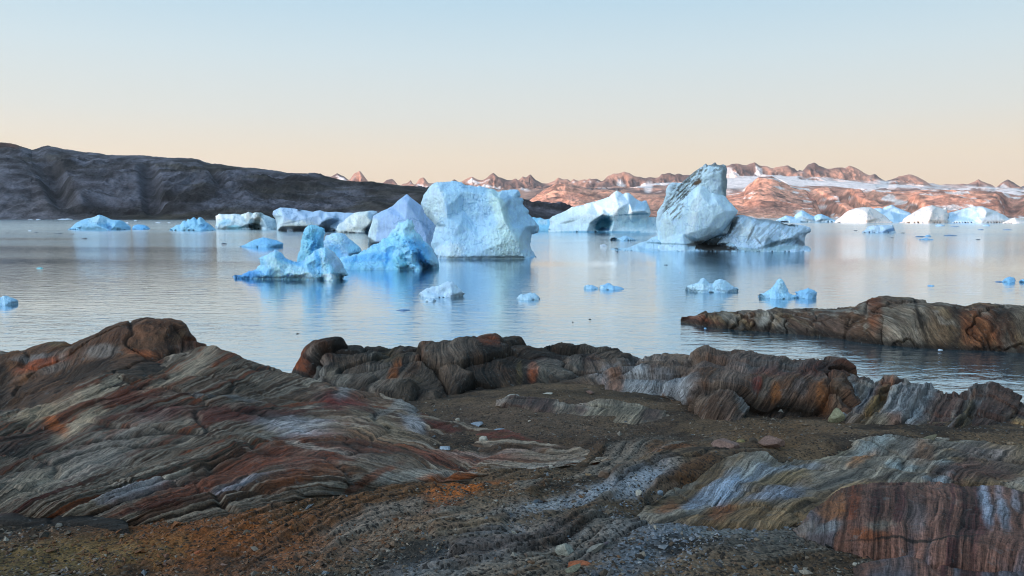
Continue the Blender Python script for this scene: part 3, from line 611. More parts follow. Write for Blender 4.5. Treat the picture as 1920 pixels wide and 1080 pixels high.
def build_tall_berg():
    yb = float(ywater(471)); r = root('iceberg', (float(at(1370, 471, yb)[0]), yb, 0), 'tallest iceberg, a leaning dirt-streaked white tower with a low shoulder on its right', 'iceberg', 'icebergs adrift on the fjord')
    G = lin((204, 222, 234)); GD = lin((70, 66, 60)); yy = yb * 1.05
    berg('ice_tower', None, ICE_MID, parent=r, Y0=yy + 1.6, top=[(1236, 461), (1233, 445), (1232, 430), (1232, 410), (1234, 396), (1245, 380), (1248, 371), (1250, 357), (1254, 347), (1261, 342), (1270, 343), (1279, 343), (1284, 338), (1290, 334), (1296, 327), (1304, 321), (1312, 316), (1321, 309), (1324, 306), (1328, 309), (1334, 308), (1338, 306), (1341, 305), (1345, 309), (1350, 310), (1355, 309), (1361, 311), (1363, 318), (1362, 328), (1364, 337), (1363, 353), (1361, 369), (1366, 385), (1372, 405), (1370, 440), (1370, 462)], base=[(1330, 464), (1280, 463)],
        relief=[(1328, 318, 14), (1340, 325, 22), (1352, 320, 18), (1352, 345, 20), (1344, 360, 24), (1318, 335, 16), (1300, 345, 8), (1280, 360, 4), (1270, 375, 8), (1260, 390, 12), (1250, 410, 14), (1310, 370, 20), (1290, 390, 20), (1300, 430, 30)],
        jit=2.0, amp=1.4, wl=10, seed=61, thick=70, rim=4, base_col=G,
        paint=[((1282, 358, 16, 46, 42), GD, 0.95, 0.5, 5.0), ((1268, 376, 30, 11, -40), GD, 0.95, 0.5, 4.0), ((1300, 330, 22, 8, -45), GD, 0.9, 0.6, 4.0), ((1336, 316, 26, 9, 0), GD, 0.8, 0.6, 4.0), ((1250, 405, 10, 24, 10), GD, 0.6, 0.7, 6.0), ((1308, 342, 9, 4, -30), lin((88, 66, 50)), 1.0), ((1300, 325, 14, 4, -40), lin((110, 108, 100)), 0.7), ((1340, 308, 24, 5, 5), lin((86, 84, 80)), 0.8), ((1359, 338, 6, 36, 0), lin((112, 122, 124)), 0.85, 0.5), ((1342, 340, 12, 20, -10), lin((190, 208, 224)), 0.5)])
    berg('ice_slab', None, ICE_MID, parent=r, Y0=yy, top=[(1236, 470.5), (1233, 455), (1234, 440), (1236, 420), (1242, 402), (1254, 390), (1266, 383), (1278, 376), (1289, 366), (1296, 358), (1302, 352), (1308, 347), (1314, 344), (1325, 348), (1336, 354), (1348, 361), (1360, 369), (1370, 380), (1378, 389), (1384, 396), (1381, 402), (1377, 408), (1371, 416), (1364, 425), (1356, 434), (1345, 442), (1337, 446), (1322, 453), (1310, 460), (1304, 471)],
        base=[(1285, 471.6), (1260, 471.2)],
        relief=[(1250, 420, 14), (1255, 445, 19), (1268, 400, 23), (1280, 440, 29), (1290, 385, 26), (1312, 360, 24), (1305, 400, 35), (1300, 435, 37), (1330, 385, 38), (1345, 380, 34), (1340, 405, 42), (1330, 425, 39), (1310, 448, 30), (1360, 395, 37), (1372, 395, 27), (1365, 410, 30), (1350, 428, 30), (1335, 438, 26)],
        jit=1.2, amp=1.0, wl=16, seed=62, thick=50, rim=3, base_col=lin((204, 226, 242)), stretch=(1.3, 0.7, 1),
        paint=[((1262, 398, 22, 14, -40), lin((96, 94, 88)), 0.85, 0.6, 5.0), ((1300, 405, 8, 50, 12), lin((236, 240, 240)), 0.5, 0.7), ((1325, 430, 40, 6, -35), lin((178, 206, 228)), 0.5), ((1250, 435, 12, 30, 0), lin((196, 208, 210)), 0.7), ((1262, 457.5, 50, 1.3, 2), lin((110, 140, 152)), 0.8, 0.6), ((1304, 457, 16, 4, -10), lin((80, 62, 50)), 0.8)])
    berg('ice_shoulder', None, ICE_MID, parent=r, Y0=yy + 1, top=[(1344, 466), (1346, 456), (1354, 447), (1362, 438), (1368, 428), (1373, 418), (1379, 410), (1383, 403), (1388, 402), (1394, 403), (1402, 406), (1412, 409), (1425, 411), (1440, 411), (1452, 413), (1466, 417), (1480, 422), (1490, 421), (1498, 422), (1508, 424), (1518, 426), (1521, 430), (1520, 434), (1514, 438), (1509, 443), (1508, 452), (1509, 459), (1516, 463), (1521, 467), (1519, 472)],
        base=[(1490, 472.5), (1460, 472), (1433, 473), (1402, 472), (1370, 468)],
        relief=[(1375, 425, 14), (1370, 440, 10), (1365, 455, 18), (1388, 412, 30), (1395, 430, 38), (1390, 450, 48), (1380, 462, 58), (1400, 464, 66), (1425, 465, 66), (1415, 420, 36), (1418, 440, 50), (1405, 445, 44), (1440, 422, 34), (1440, 445, 60), (1432, 458, 66), (1465, 430, 34), (1480, 446, 50), (1462, 456, 44), (1445, 462, 40), (1478, 462, 34), (1500, 435, 26), (1498, 455, 30), (1508, 467, 24)],
        jit=2.0, amp=1.5, wl=12, seed=63, thick=60, rim=4, base_col=lin((196, 216, 236)),
        paint=[((1440, 440, 90, 34, 10), lin((104, 112, 120)), 0.5, 0.5, 7.0), ((1372, 425, 5, 24, 32), lin((66, 66, 64)), 0.9, 0.4), ((1440, 413, 40, 4, 12), lin((112, 118, 122)), 0.7, 0.7), ((1480, 421, 14, 3, 10), DARK, 0.95), ((1400, 430, 10, 20, 20), lin((222, 228, 230)), 0.5), ((1408, 438, 2.2, 18, 25), lin((84, 92, 96)), 0.8), ((1422, 452, 2, 10, -40), lin((96, 104, 108)), 0.7), ((1455, 457, 40, 4, -16), lin((80, 98, 104)), 0.8), ((1395, 468, 40, 3.5, 4), lin((150, 170, 170)), 0.7), ((1500, 455, 10, 6, 30), lin((60, 78, 92)), 0.8), ((1465, 466, 30, 5, -5), lin((150, 180, 186)), 0.7)])
    berg('ice_shelf', None, ICE_MID, parent=r, Y0=yy + 2, top=[(1132, 470), (1142, 467.5), (1152, 465.5), (1165, 467), (1180, 464), (1192, 459), (1200, 455), (1212, 452), (1222, 446), (1232, 442), (1245, 445), (1262, 451), (1290, 454), (1310, 453), (1330, 448), (1350, 442), (1368, 444), (1384, 452), (1400, 472)],
        base=[(1380, 472.5), (1350, 472), (1310, 471.5), (1270, 472), (1200, 472), (1160, 471)],
        relief=[(1235, 456, 34), (1275, 459, 38), (1250, 464, 46), (1300, 461, 22), (1330, 462, 8), (1350, 460, 6), (1200, 463, 26), (1280, 467, 44), (1210, 468, 34)],
        jit=0.8, amp=0.7, wl=10, seed=64, thick=50, rim=2.5, base_col=lin((186, 214, 234)),
        paint=[((1335, 464, 50, 9, 3), lin((50, 44, 40)), 1.0, 0.35), ((1350, 452, 40, 7, -8), lin((46, 46, 46)), 0.9), ((1255, 457, 40, 2.0, 3), lin((90, 124, 138)), 0.8), ((1285, 466, 16, 5, 0), lin((120, 128, 126)), 0.8)])  # first two patches: shade under the overhanging slab, put into the colour

def build_back_bergs():
    # arched berg
    berg('iceberg', 'long arched iceberg with a turquoise cave at its waterline, just left of the tallest', ICE_MID,
        top=[(1028, 435), (1031, 422), (1030, 411), (1036, 406), (1048, 401), (1058, 397), (1066, 392), (1072, 388), (1088, 385), (1095, 384), (1102, 381), (1111, 379), (1124, 375), (1136, 371), (1142, 369), (1148, 364), (1151, 360), (1156, 358), (1163, 361), (1168, 364), (1173, 361), (1179, 361), (1186, 366), (1190, 371), (1197, 375), (1203, 377), (1208, 375), (1212, 376), (1216, 384), (1218, 392), (1220, 400), (1217, 408), (1222, 407), (1229, 408), (1232, 416), (1234, 436)],
        base=[(1200, 436), (1145, 436), (1130, 435.4), (1100, 436), (1060, 435.6)],
        relief=[(1045, 420, 20), (1070, 405, 26), (1075, 425, 34), (1100, 400, 40), (1105, 420, 48), (1130, 390, 40), (1155, 375, 32), (1130, 402, 54), (1158, 392, 56), (1180, 380, 40), (1185, 397, 60), (1210, 395, 48), (1218, 400, 44), (1112, 414, 50), (1124, 406, 52), (1148, 408, 54), (1150, 415, 52), (1139, 434, 48), (1120, 420, 6), (1132, 412, 2), (1140, 420, 0), (1126, 430, 2), (1175, 403, 40), (1212, 405, 30), (1160, 415, 48), (1185, 418, 34), (1160, 430, 52), (1190, 431, 48), (1212, 420, 26), (1225, 425, 20)],
        jit=1.6, amp=0.9, wl=12, seed=71, thick=60, rim=4, base_col=lin((212, 228, 238)), step=1.5,
        paint=[((1132, 420, 19, 13, -30), lin((92, 170, 196)), 0.95, 0.3), ((1133, 430, 10, 4, 0), lin((46, 96, 140)), 0.9), ((1190, 402, 30, 2, -3), lin((100, 150, 176)), 0.9, 0.3), ((1190, 418, 34, 12, 0), lin((166, 206, 226)), 0.7), ((1185, 378, 26, 12, 10), lin((168, 200, 230)), 0.6), ((1065, 416, 12, 2, -12), lin((110, 130, 140)), 0.7), ((1205, 390, 12, 12, 0), lin((150, 190, 220)), 0.6), ((1125, 435, 80, 2, 0), lin((90, 160, 196)), 0.8)])
    berg('iceberg', 'small crumbly pale-blue iceberg squeezed between the broad steep berg and the arched berg', ICE_MID, top=[(985, 434), (990, 415), (1000, 407), (1006, 409), (1014, 408), (1022, 411), (1034, 410), (1040, 434)], base=[(1012, 434)], relief=[(1005, 420, 12), (1020, 424, 16)], seed=72, amp=1.3, wl=9, lump=0.6, base_col=lin((150, 206, 236)), paint=[((1018, 416, 8, 6, 0), WHITE, 0.7)])
    # dirty berg, left centre
    berg('iceberg', 'low crumbled iceberg with a dark green-grey dirt stripe, left of the long white one', ICE_MID,
        top=[(404, 430), (405, 418), (404, 405), (412, 401), (425, 402), (440, 400), (452, 402), (460, 400), (466, 398), (474, 400), (480, 398), (488, 398), (492, 402), (502, 405), (508, 409), (515, 411), (519, 417), (521, 430)], base=[(500, 430.3), (440, 430)],
        relief=[(415, 412, 10), (440, 410, 14), (470, 408, 16), (465, 420, 26), (488, 406, 18), (478, 426, 8), (488, 420, 10), (495, 415, 24), (510, 420, 20), (430, 422, 22)],
        amp=1.4, wl=9, seed=73, jit=1.5, lump=0.6, rim=3, base_col=lin((206, 222, 232)), step=1.5,
        paint=[((483, 412, 7, 18, 18), lin((78, 92, 90)), 0.9, 0.5), ((479, 425, 14, 6, 0), lin((34, 48, 50)), 1.0), ((505, 420, 14, 10, 10), lin((150, 176, 196)), 0.7), ((422, 416, 10, 6, 0), BLUE, 0.6), ((440, 426, 16, 4, 0), lin((130, 206, 230)), 0.7), ((466, 406, 6, 10, 20), lin((140, 146, 140)), 0.6)])
    berg('iceberg', 'long flat-topped smooth white iceberg with a rounded left end, behind the blue pillar', ICE_MID,
        top=[(520, 432.6), (519, 422), (516, 410), (511, 403), (512, 396), (517, 393), (525, 389), (534, 389), (550, 391), (570, 394), (587, 397), (594, 395), (600, 394), (607, 397), (617, 398), (630, 397), (645, 399), (656, 399), (668, 400), (678, 398), (682, 434)], base=[(640, 434), (620, 432.4), (597, 432.4), (560, 432.8)],
        relief=[(519, 404, 14), (532, 405, 34), (526, 425, 34), (545, 412, 38), (560, 400, 24), (575, 408, 34), (550, 424, 40), (575, 424, 38), (597, 403, 26), (616, 404, 34), (596, 424, 34), (605, 415, 38), (624, 409, 38), (618, 425, 22), (636, 412, 20), (650, 405, 12)],
        amp=0.5, wl=15, seed=74, jit=0.6, rim=3, thick=70, base_col=lin((188, 208, 236)), step=1.4,
        paint=[((522, 416, 9, 18, 0), WHITE, 0.9), ((555, 423, 30, 9, 0), lin((234, 236, 232)), 0.8), ((545, 417, 20, 1.5, -12), lin((140, 158, 178)), 0.7), ((620, 420, 20, 12, -25), lin((112, 142, 172)), 0.85, 0.25), ((615, 432, 30, 1.2, 0), lin((80, 110, 130)), 0.6)])  # cream-lit lower face and darker shaded facet are put into the colour
    berg('iceberg', 'tilted wedge-shaped cream-white iceberg with a dark undercut right side, left of the tent-shaped peak', ICE_MID,
        top=[(630, 433), (632, 424), (637, 418), (645, 415), (647, 411), (655, 405), (665, 399), (674, 397), (683, 397), (692, 395), (700, 395), (707, 397), (708, 402), (703, 409), (698, 417), (695, 425), (693, 437)], base=[(677, 437.5), (655, 436)],
        relief=[(640, 425, 12), (650, 415, 20), (672, 404, 24), (685, 402, 24), (696, 416, 30), (690, 424, 32), (678, 433, 32), (665, 425, 34), (660, 433, 32), (698, 403, 6), (690, 432, 4), (650, 430, 26)],
        amp=0.5, wl=12, seed=75, jit=0.6, rim=2.5, thick=30, base_col=lin((232, 234, 232)), step=1.4,
        paint=[((700, 402, 9, 10, 10), lin((176, 204, 232)), 0.9), ((691, 430, 5, 13, 40), lin((42, 74, 96)), 1.0, 0.3), ((660, 436, 30, 1.6, 3), lin((44, 62, 76)), 0.9), ((642, 424, 8, 8, 0), lin((190, 206, 220)), 0.6)])
    # left far cluster
    berg('iceberg', 'rounded crumbly light-blue iceberg farthest left below the dark hillside', ICE_MID,
        top=[(126, 430), (133, 427), (140, 420), (146, 416), (152, 413), (162, 410), (172, 408), (180, 405), (186, 403), (194, 406), (200, 410), (207, 411), (215, 412), (224, 413), (230, 419), (232, 431)], base=[(205, 431.5), (160, 431)],
        relief=[(160, 418, 14), (186, 410, 16), (180, 420, 26), (205, 416, 12), (203, 426, 8), (216, 420, 22), (150, 426, 16)], amp=1.7, wl=9, seed=76, jit=1.3, lump=0.9, rim=3, base_col=lin((150, 202, 236)), step=1.4,
        paint=[((185, 412, 24, 7, 0), lin((190, 222, 240)), 0.7), ((206, 427, 5, 4, 0), lin((50, 100, 150)), 0.8)])
    berg('ice_floe', 'small bright-blue hump of ice just right of the crumbly far-left iceberg', ICE_MID, top=[(247, 430), (250, 424), (258, 421), (268, 421), (274, 424), (278, 430)], base=[(262, 430.4)], relief=[(262, 426, 6)], seed=77, amp=0.8, wl=7, rim=3, base_col=lin((130, 196, 244)), cat='ice floe', step=1.3)
    berg('iceberg', 'spiky light-blue iceberg with a crown of small pinnacles, left of the dirty one', ICE_MID,
        top=[(317, 432), (322, 427), (330, 422), (338, 421), (341, 416), (345, 413), (349, 415), (352, 410), (356, 412), (362, 407), (366, 412), (369, 414), (372, 408), (376, 407), (380, 414), (386, 418), (391, 420), (395, 427), (397, 432)], base=[(375, 432.6), (340, 432.4)],
        relief=[(350, 420, 12), (364, 417, 14), (375, 416, 12), (345, 427, 20), (370, 426, 20), (385, 425, 14)], amp=1.8, wl=8, seed=78, jit=1.3, lump=0.9, rim=3, base_col=lin((156, 208, 238)), step=1.4, paint=[((384, 425, 8, 7, 0), lin((110, 170, 220)), 0.6)])
    berg('iceberg', 'low smooth mid-blue iceberg with a long thin left tip, alone left of the blue pillar', ICE_MID,
        top=[(448, 462.5), (458, 459), (466, 455), (474, 450), (484, 447), (492, 445), (500, 446), (508, 448), (518, 451), (526, 454), (530, 457), (529, 463)], base=[(500, 464), (470, 463.6)],
        relief=[(485, 455, 12), (505, 455, 14), (520, 458, 10)], amp=1.1, wl=8, seed=79, rim=4, base_col=lin((140, 200, 244)), step=1.3, lump=0.5)

def build_right_bergs():
    g = 'far icebergs under the sunlit mountains'
    PINK = lin((238, 226, 222))  # warm sunlit tint put into the ice colour; shaded bergs here get blue
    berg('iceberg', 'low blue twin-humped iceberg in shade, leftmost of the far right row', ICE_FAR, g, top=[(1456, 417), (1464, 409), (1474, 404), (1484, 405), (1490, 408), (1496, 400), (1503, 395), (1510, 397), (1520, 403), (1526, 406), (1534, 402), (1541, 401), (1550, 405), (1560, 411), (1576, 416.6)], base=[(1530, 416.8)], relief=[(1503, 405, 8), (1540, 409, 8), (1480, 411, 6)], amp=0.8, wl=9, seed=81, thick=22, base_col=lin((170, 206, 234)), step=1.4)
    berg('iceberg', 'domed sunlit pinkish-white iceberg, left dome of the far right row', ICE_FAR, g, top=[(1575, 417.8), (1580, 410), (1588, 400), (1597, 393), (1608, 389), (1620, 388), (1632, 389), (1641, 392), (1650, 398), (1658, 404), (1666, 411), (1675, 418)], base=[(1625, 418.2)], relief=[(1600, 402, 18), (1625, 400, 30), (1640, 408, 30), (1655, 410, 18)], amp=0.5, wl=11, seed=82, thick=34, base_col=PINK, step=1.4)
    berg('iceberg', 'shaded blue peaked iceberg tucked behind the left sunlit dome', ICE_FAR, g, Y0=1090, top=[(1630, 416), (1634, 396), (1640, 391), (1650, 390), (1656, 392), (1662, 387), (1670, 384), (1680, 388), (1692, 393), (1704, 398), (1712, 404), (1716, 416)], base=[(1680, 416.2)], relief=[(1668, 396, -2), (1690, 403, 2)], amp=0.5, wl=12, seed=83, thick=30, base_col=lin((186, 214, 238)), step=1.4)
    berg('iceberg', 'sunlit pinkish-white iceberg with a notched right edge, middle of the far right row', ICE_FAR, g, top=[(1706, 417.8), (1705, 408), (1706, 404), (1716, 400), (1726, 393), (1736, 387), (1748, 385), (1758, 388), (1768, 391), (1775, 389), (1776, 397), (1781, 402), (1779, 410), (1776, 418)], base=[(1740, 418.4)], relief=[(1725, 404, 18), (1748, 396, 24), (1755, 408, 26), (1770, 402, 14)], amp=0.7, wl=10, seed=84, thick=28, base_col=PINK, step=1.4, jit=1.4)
    berg('iceberg', 'long low iceberg, shaded blue at left and cream at right, in the far row', ICE_FAR, g, top=[(1776, 418), (1778, 402), (1784, 398), (1796, 395), (1806, 393), (1815, 389), (1828, 387), (1842, 387), (1856, 391), (1868, 396), (1880, 402), (1890, 408), (1897, 413), (1904, 418)], base=[(1840, 418.4)], relief=[(1795, 405, -4), (1830, 398, 6), (1850, 398, 20), (1846, 408, 26), (1875, 408, 16), (1815, 408, 0)], amp=0.5, wl=12, seed=85, thick=40, base_col=lin((226, 228, 234)), step=1.4, paint=[((1806, 405, 32, 16, 0), lin((170, 206, 236)), 0.8, 0.3)])  # blue shade on the left part is painted into the ice
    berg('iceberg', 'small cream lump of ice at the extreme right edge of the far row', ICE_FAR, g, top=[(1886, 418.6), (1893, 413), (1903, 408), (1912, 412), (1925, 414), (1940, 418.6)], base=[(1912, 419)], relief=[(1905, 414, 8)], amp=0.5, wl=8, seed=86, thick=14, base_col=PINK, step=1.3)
    berg('ice_floe', 'flat-topped blue floe with a sharp undercut right end, below the far right row', ICE_FAR, 'ice floes on the fjord', 'ice floe', top=[(1622, 436), (1628, 430), (1626, 425), (1634, 423), (1650, 422), (1664, 422), (1675, 421), (1677, 427), (1680, 436)], base=[(1655, 436.6)], relief=[(1640, 429, 8), (1660, 428, 12), (1650, 433, 10)], amp=0.4, wl=8, seed=87, thick=16, base_col=lin((196, 216, 236)), step=1.3, paint=[((1668, 432, 14, 3, -14), lin((60, 110, 160)), 0.8)])

def build_near_floes():
    g = 'ice floes on the fjord'; kw = dict(cat='ice floe', step=1.15, jit=2.4)
    berg('ice_floe', 'white wedge-shaped floe with a raised spine, in the reflection of the broad berg', ICE_NEAR, g, top=[(784, 553), (788, 547), (797, 542), (808, 538), (818, 536), (826, 532), (838, 528), (848, 528), (856, 533), (858, 540), (866, 545), (873, 550), (868, 555)], base=[(845, 558), (815, 559), (796, 558)], relief=[(800, 548, 5), (825, 540, 8), (845, 535, 8), (815, 550, 8), (848, 548, 20), (830, 553, 12), (855, 550, 14)], amp=1.3, wl=8, seed=91, rim=3, thick=24, base_col=lin((196, 218, 238)), **kw)
    berg('ice_floe', 'tiny rounded white floe just below the wedge-shaped floe', ICE_NEAR, g, top=[(797, 565), (799, 561), (806, 560), (814, 561), (819, 564)], base=[(808, 567)], relief=[(808, 563, 3)], amp=0.8, wl=5, seed=92, rim=2, base_col=lin((200, 220, 238)), **kw)
    berg('ice_floe', 'small flat-topped pale-blue floe at the right edge of the broad berg\'s reflection', ICE_NEAR, g, top=[(968, 560), (972, 554), (978, 551), (990, 550), (1000, 548), (1007, 551), (1013, 558), (1008, 562)], base=[(990, 563), (975, 562)], relief=[(985, 556, 6), (1002, 556, 7)], amp=1.0, wl=7, seed=93, rim=3, base_col=lin((182, 212, 234)), **kw)
    berg('ice_floe', 'blue floe with a tapering right tail, on pale water between the two largest reflections', ICE_NEAR, g, top=[(1122, 541), (1126, 536), (1132, 533), (1140, 530), (1148, 533), (1156, 536), (1165, 538), (1170, 541), (1169, 543)], base=[(1150, 544), (1130, 543.6)], relief=[(1140, 537, 6)], amp=1.1, wl=6, seed=94, rim=2.5, base_col=lin((160, 204, 238)), paint=[((1127, 539, 4, 3, 0), WHITE, 0.9)], **kw)
    berg('ice_floe', 'short low blue floe touching the left side of the tapering floe', ICE_NEAR, g, top=[(1094, 541), (1095, 536), (1102, 534), (1110, 535), (1118, 538), (1123, 542)], base=[(1108, 543)], relief=[(1106, 538, 4)], amp=1.1, wl=6, seed=95, rim=2, base_col=lin((172, 210, 238)), **kw)
    berg('ice_floe', 'saddle-backed light-blue floe with two knobs, below the tallest iceberg', ICE_NEAR, g, top=[(1284, 543), (1287, 536), (1296, 533), (1306, 532), (1313, 526), (1319, 521), (1326, 523), (1328, 530), (1336, 533), (1343, 527), (1350, 523), (1360, 526), (1368, 532), (1378, 538), (1385, 542), (1384, 546)], base=[(1360, 548.5), (1320, 549), (1296, 547)], relief=[(1318, 530, 6), (1305, 540, 10), (1330, 540, 8), (1350, 532, 8), (1360, 540, 12), (1335, 545, 10)], amp=2.1, wl=9, seed=96, rim=3, thick=26, lump=0.6, base_col=lin((184, 216, 238)), paint=[((1312, 538, 22, 6, 0), WHITE, 0.6)], **kw)
    berg('ice_floe', 'light-blue floe with a fin-like upright spike, behind the rocky point', ICE_NEAR, g, top=[(1420, 556), (1428, 551), (1440, 547), (1448, 541), (1454, 535), (1458, 526), (1463, 522), (1469, 527), (1474, 538), (1478, 547), (1486, 552), (1498, 555), (1500, 558)], base=[(1480, 560.5), (1455, 561), (1435, 559)], relief=[(1463, 538, 6), (1450, 550, 9), (1470, 552, 10)], amp=1.4, wl=8, seed=97, rim=3, base_col=lin((166, 212, 242)), paint=[((1464, 538, 5, 16, 0), lin((186, 226, 246)), 0.8)], **kw)
    berg('ice_floe', 'rounded blue floe with a nibbled left edge, right beside the fin-like spike', ICE_NEAR, g, top=[(1489, 557), (1494, 553), (1490, 548), (1500, 545), (1508, 542), (1516, 540), (1526, 543), (1532, 548), (1531, 558)], base=[(1515, 560.5), (1500, 559)], relief=[(1515, 550, 9)], amp=1.9, wl=6, seed=98, rim=3, base_col=lin((150, 200, 238)), **kw)
    berg('ice_floe', 'light-blue humped floe cut by the left edge of the picture, above the rusty rock knob', ICE_NEAR, g, top=[(-34, 570), (-24, 560), (-10, 556), (2, 558), (8, 553), (12, 557), (22, 560), (28, 564), (29, 570)], base=[(10, 573), (-15, 573)], relief=[(8, 562, 6), (0, 568, 10), (18, 566, 8)], amp=1.4, wl=8, seed=99, rim=3, base_col=lin((176, 212, 238)), **kw)
    berg('ice_floe', 'small blue humped floe near the right edge, above the rocky point', ICE_NEAR, g, top=[(1884, 529), (1887, 522), (1894, 519), (1902, 521), (1904, 526), (1903, 530)], base=[(1893, 530.6)], relief=[(1894, 524, 4)], amp=1.3, wl=5, seed=100, rim=2.5, base_col=lin((146, 196, 234)), **kw)
    berg('ice_floe', 'pale-blue floe cut by the right edge of the picture', ICE_NEAR, g, top=[(1914, 529), (1917, 524), (1925, 522), (1935, 526), (1940, 530)], base=[(1925, 531)], relief=[(1926, 526, 4)], amp=1.3, wl=5, seed=101, rim=2.5, base_col=lin((140, 196, 238)), **kw)
    berg('ice_floe', 'low pale crumbly floe stretched between the arched berg and the tallest tower', ICE_MID, g, top=[(1143, 450), (1147, 446), (1152, 444), (1157, 446), (1163, 445), (1168, 442), (1176, 442), (1182, 445), (1190, 448), (1194, 451)], base=[(1168, 451.6)], relief=[(1168, 447, 4)], amp=1.4, wl=5, seed=102, rim=2, base_col=lin((170, 208, 236)), **kw)

def floe(label, u, v, wpx, hpx, colr, seed, dark=False):
    """thin scrap of ice lying on the water"""
    Y = float(ywater(v)); m = Y / F; rx = wpx * m / 2; rz = hpx * m; ry = max(rx * 0.6, rz)
    n, k = 28, 12; th = np.linspace(0, 2 * np.pi, n, endpoint=False); ph = np.linspace(0.02, np.pi * 0.62, k)
    T, PH = np.meshgrid(th, ph, indexing='ij'); d = np.stack([np.cos(T) * np.sin(PH), np.sin(T) * np.sin(PH), np.cos(PH)], -1)
    r = 1 + 0.35 * fbm(d * 1.7 + seed * 3.1, 4, seed) ; P = d * r[..., None] * np.array([rx, ry, rz]); P[..., 2] = P[..., 2] * (0.7 + 0.5 * fbm(d * 2.5 + seed, 3, seed + 9)) 
    i = np.arange(n); f = []
    for a in range(n):
        b = (a + 1) % n
        for j in range(k - 1): f.append((a * k + j, a * k + j + 1, b * k + j + 1, b * k + j))
    o = at(u, v, Y); P = P.reshape(-1, 3) + np.array([o[0], Y, 0.0])
    ob = mesh_obj('ice_floe', P, f, ICE_NEAR, col=np.broadcast_to(colr, P.shape), origin=(o[0], Y, 0)); tag(ob, label, 'ice floe', 'ice floes on the fjord')

def build_scraps():
    b1 = lin((150, 196, 230)); b2 = lin((200, 218, 232)); dk = lin((70, 92, 116)); mid = lin((110, 150, 190))
    L = [('thin grey-blue sliver of ice below left of the wedge-shaped floe', 756, 582, 26, 3, mid), ('tiny turquoise scrap of ice alone on open water at left', 75, 503, 12, 2, lin((120, 200, 210))),
         ('white streak of low ice under the dark hill, left of the crumbly mound', 122, 412, 28, 2.6, b2), ('second white streak touching the far-left crumbly mound', 143, 411.5, 16, 3.2, b2),
         ('white speck of ice between the crumbly mound and the blue hump', 237, 419, 12, 2.6, b2), ('very small white speck of ice high above the blue hump', 254, 414, 6, 1.8, b2), ('small double white speck left of the spiky iceberg', 298, 418, 12, 1.8, b2), ('single white speck closest to the spiky iceberg', 317, 418, 6, 1.6, b2),
         ('white knob of ice behind the left shoulder of the spiky iceberg', 339, 411.5, 9, 5, b2), ('faint white speck at the far left under the hill', 57, 412.4, 10, 1.2, b2), ('faint white speck right of the faintest one under the hill', 72, 412.3, 9, 1.6, b2),
         ('small white scrap in the pale water band at far left', 56, 433, 7, 2.0, b2), ('dark low scrap right of the small white scrap at far left', 68, 436, 8, 1.2, dk), ('long dark low scrap below the far-left mound', 109, 438.5, 18, 1.3, dk), ('short dark scrap right of the long dark one', 136, 439, 6, 1.0, dk), ('dark scrap in the blue band below the blue hump', 158, 447, 10, 1.4, dk),
         ('dark speck with a thin tail left of the smooth mid-blue iceberg', 420, 457.3, 10, 1.8, dk),
         ('pale low scrap left of the tall berg\'s foot', 1132, 461, 14, 3.4, b2), ('tiny pale speck in front of the tallest tower\'s reflection', 1275, 511, 4, 1.2, b2), ('small dark scrap in the tallest tower\'s reflection', 1248, 497, 8, 1.2, dk),
         ('dark-edged flat floe, left one of the pair in pale water at right', 1725, 444, 17, 2.0, mid), ('blue floe with a raised end, right one of the pair in pale water at right', 1740, 443.5, 11, 4, b1), ('long thin blue floe just below the pair in pale water at right', 1736, 449.6, 26, 3, b1),
         ('long thin blue-grey floe right of the pair', 1782, 442, 24, 2.0, mid), ('small blue floe under the notched sunlit iceberg', 1762, 424, 18, 4, b1), ('flat blue floe right of the one under the notched iceberg', 1790, 425.6, 16, 1.8, mid), ('small blue floe under the long cream-ended iceberg', 1850, 424, 12, 4, b1), ('thin dark floe at right below the far row', 1839, 431, 12, 1.4, mid), ('longer thin floe nearest the right edge below the far row', 1889, 431.2, 18, 1.6, mid), ('short dark scrap in open pale water at right', 1834, 449, 8, 1.1, dk),
         ('short scrap left of the pair in pale water at right', 1673, 446, 6, 1.1, dk), ('tiny scrap left of the flat-topped undercut floe', 1604, 432.5, 7, 1.2, dk), ('tiny scrap right of the flat-topped undercut floe', 1693, 437, 8, 1.0, dk),
         ('white low scrap between the two sunlit pinkish icebergs', 1691, 418.2, 10, 2.4, lin((236, 230, 226))), ('tiny blue double scrap in open water above the rocky point', 1745, 536, 14, 2.4, b1), ('thin blue sliver left of the humped floe near the right edge', 1873, 528.4, 16, 1.6, mid), ('dark speck on the pale water below the tapering floe', 1106, 599, 5, 1.6, lin((44, 44, 44))), ('second smaller dark speck below the tapering floe', 1074, 604, 3, 1.4, lin((44, 44, 44))),
         ('dark speck on the blue water between the rusty knob and the dark ridge', 558, 626, 7, 1.6, lin((60, 60, 60))), ('white speck of ice under the far rocky point\'s cliff', 1763, 656.5, 9, 2.6, b2), ('blue scrap at the tip of the rocky point', 1322, 616, 5, 2.2, b1)]
    for i, (l, u, v, w_, h_, c_) in enumerate(L): floe(l, u, v, w_, h_, c_, 200 + i)
build_big_bergs(); build_tall_berg(); build_back_bergs(); build_right_bergs(); build_near_floes(); build_scraps()
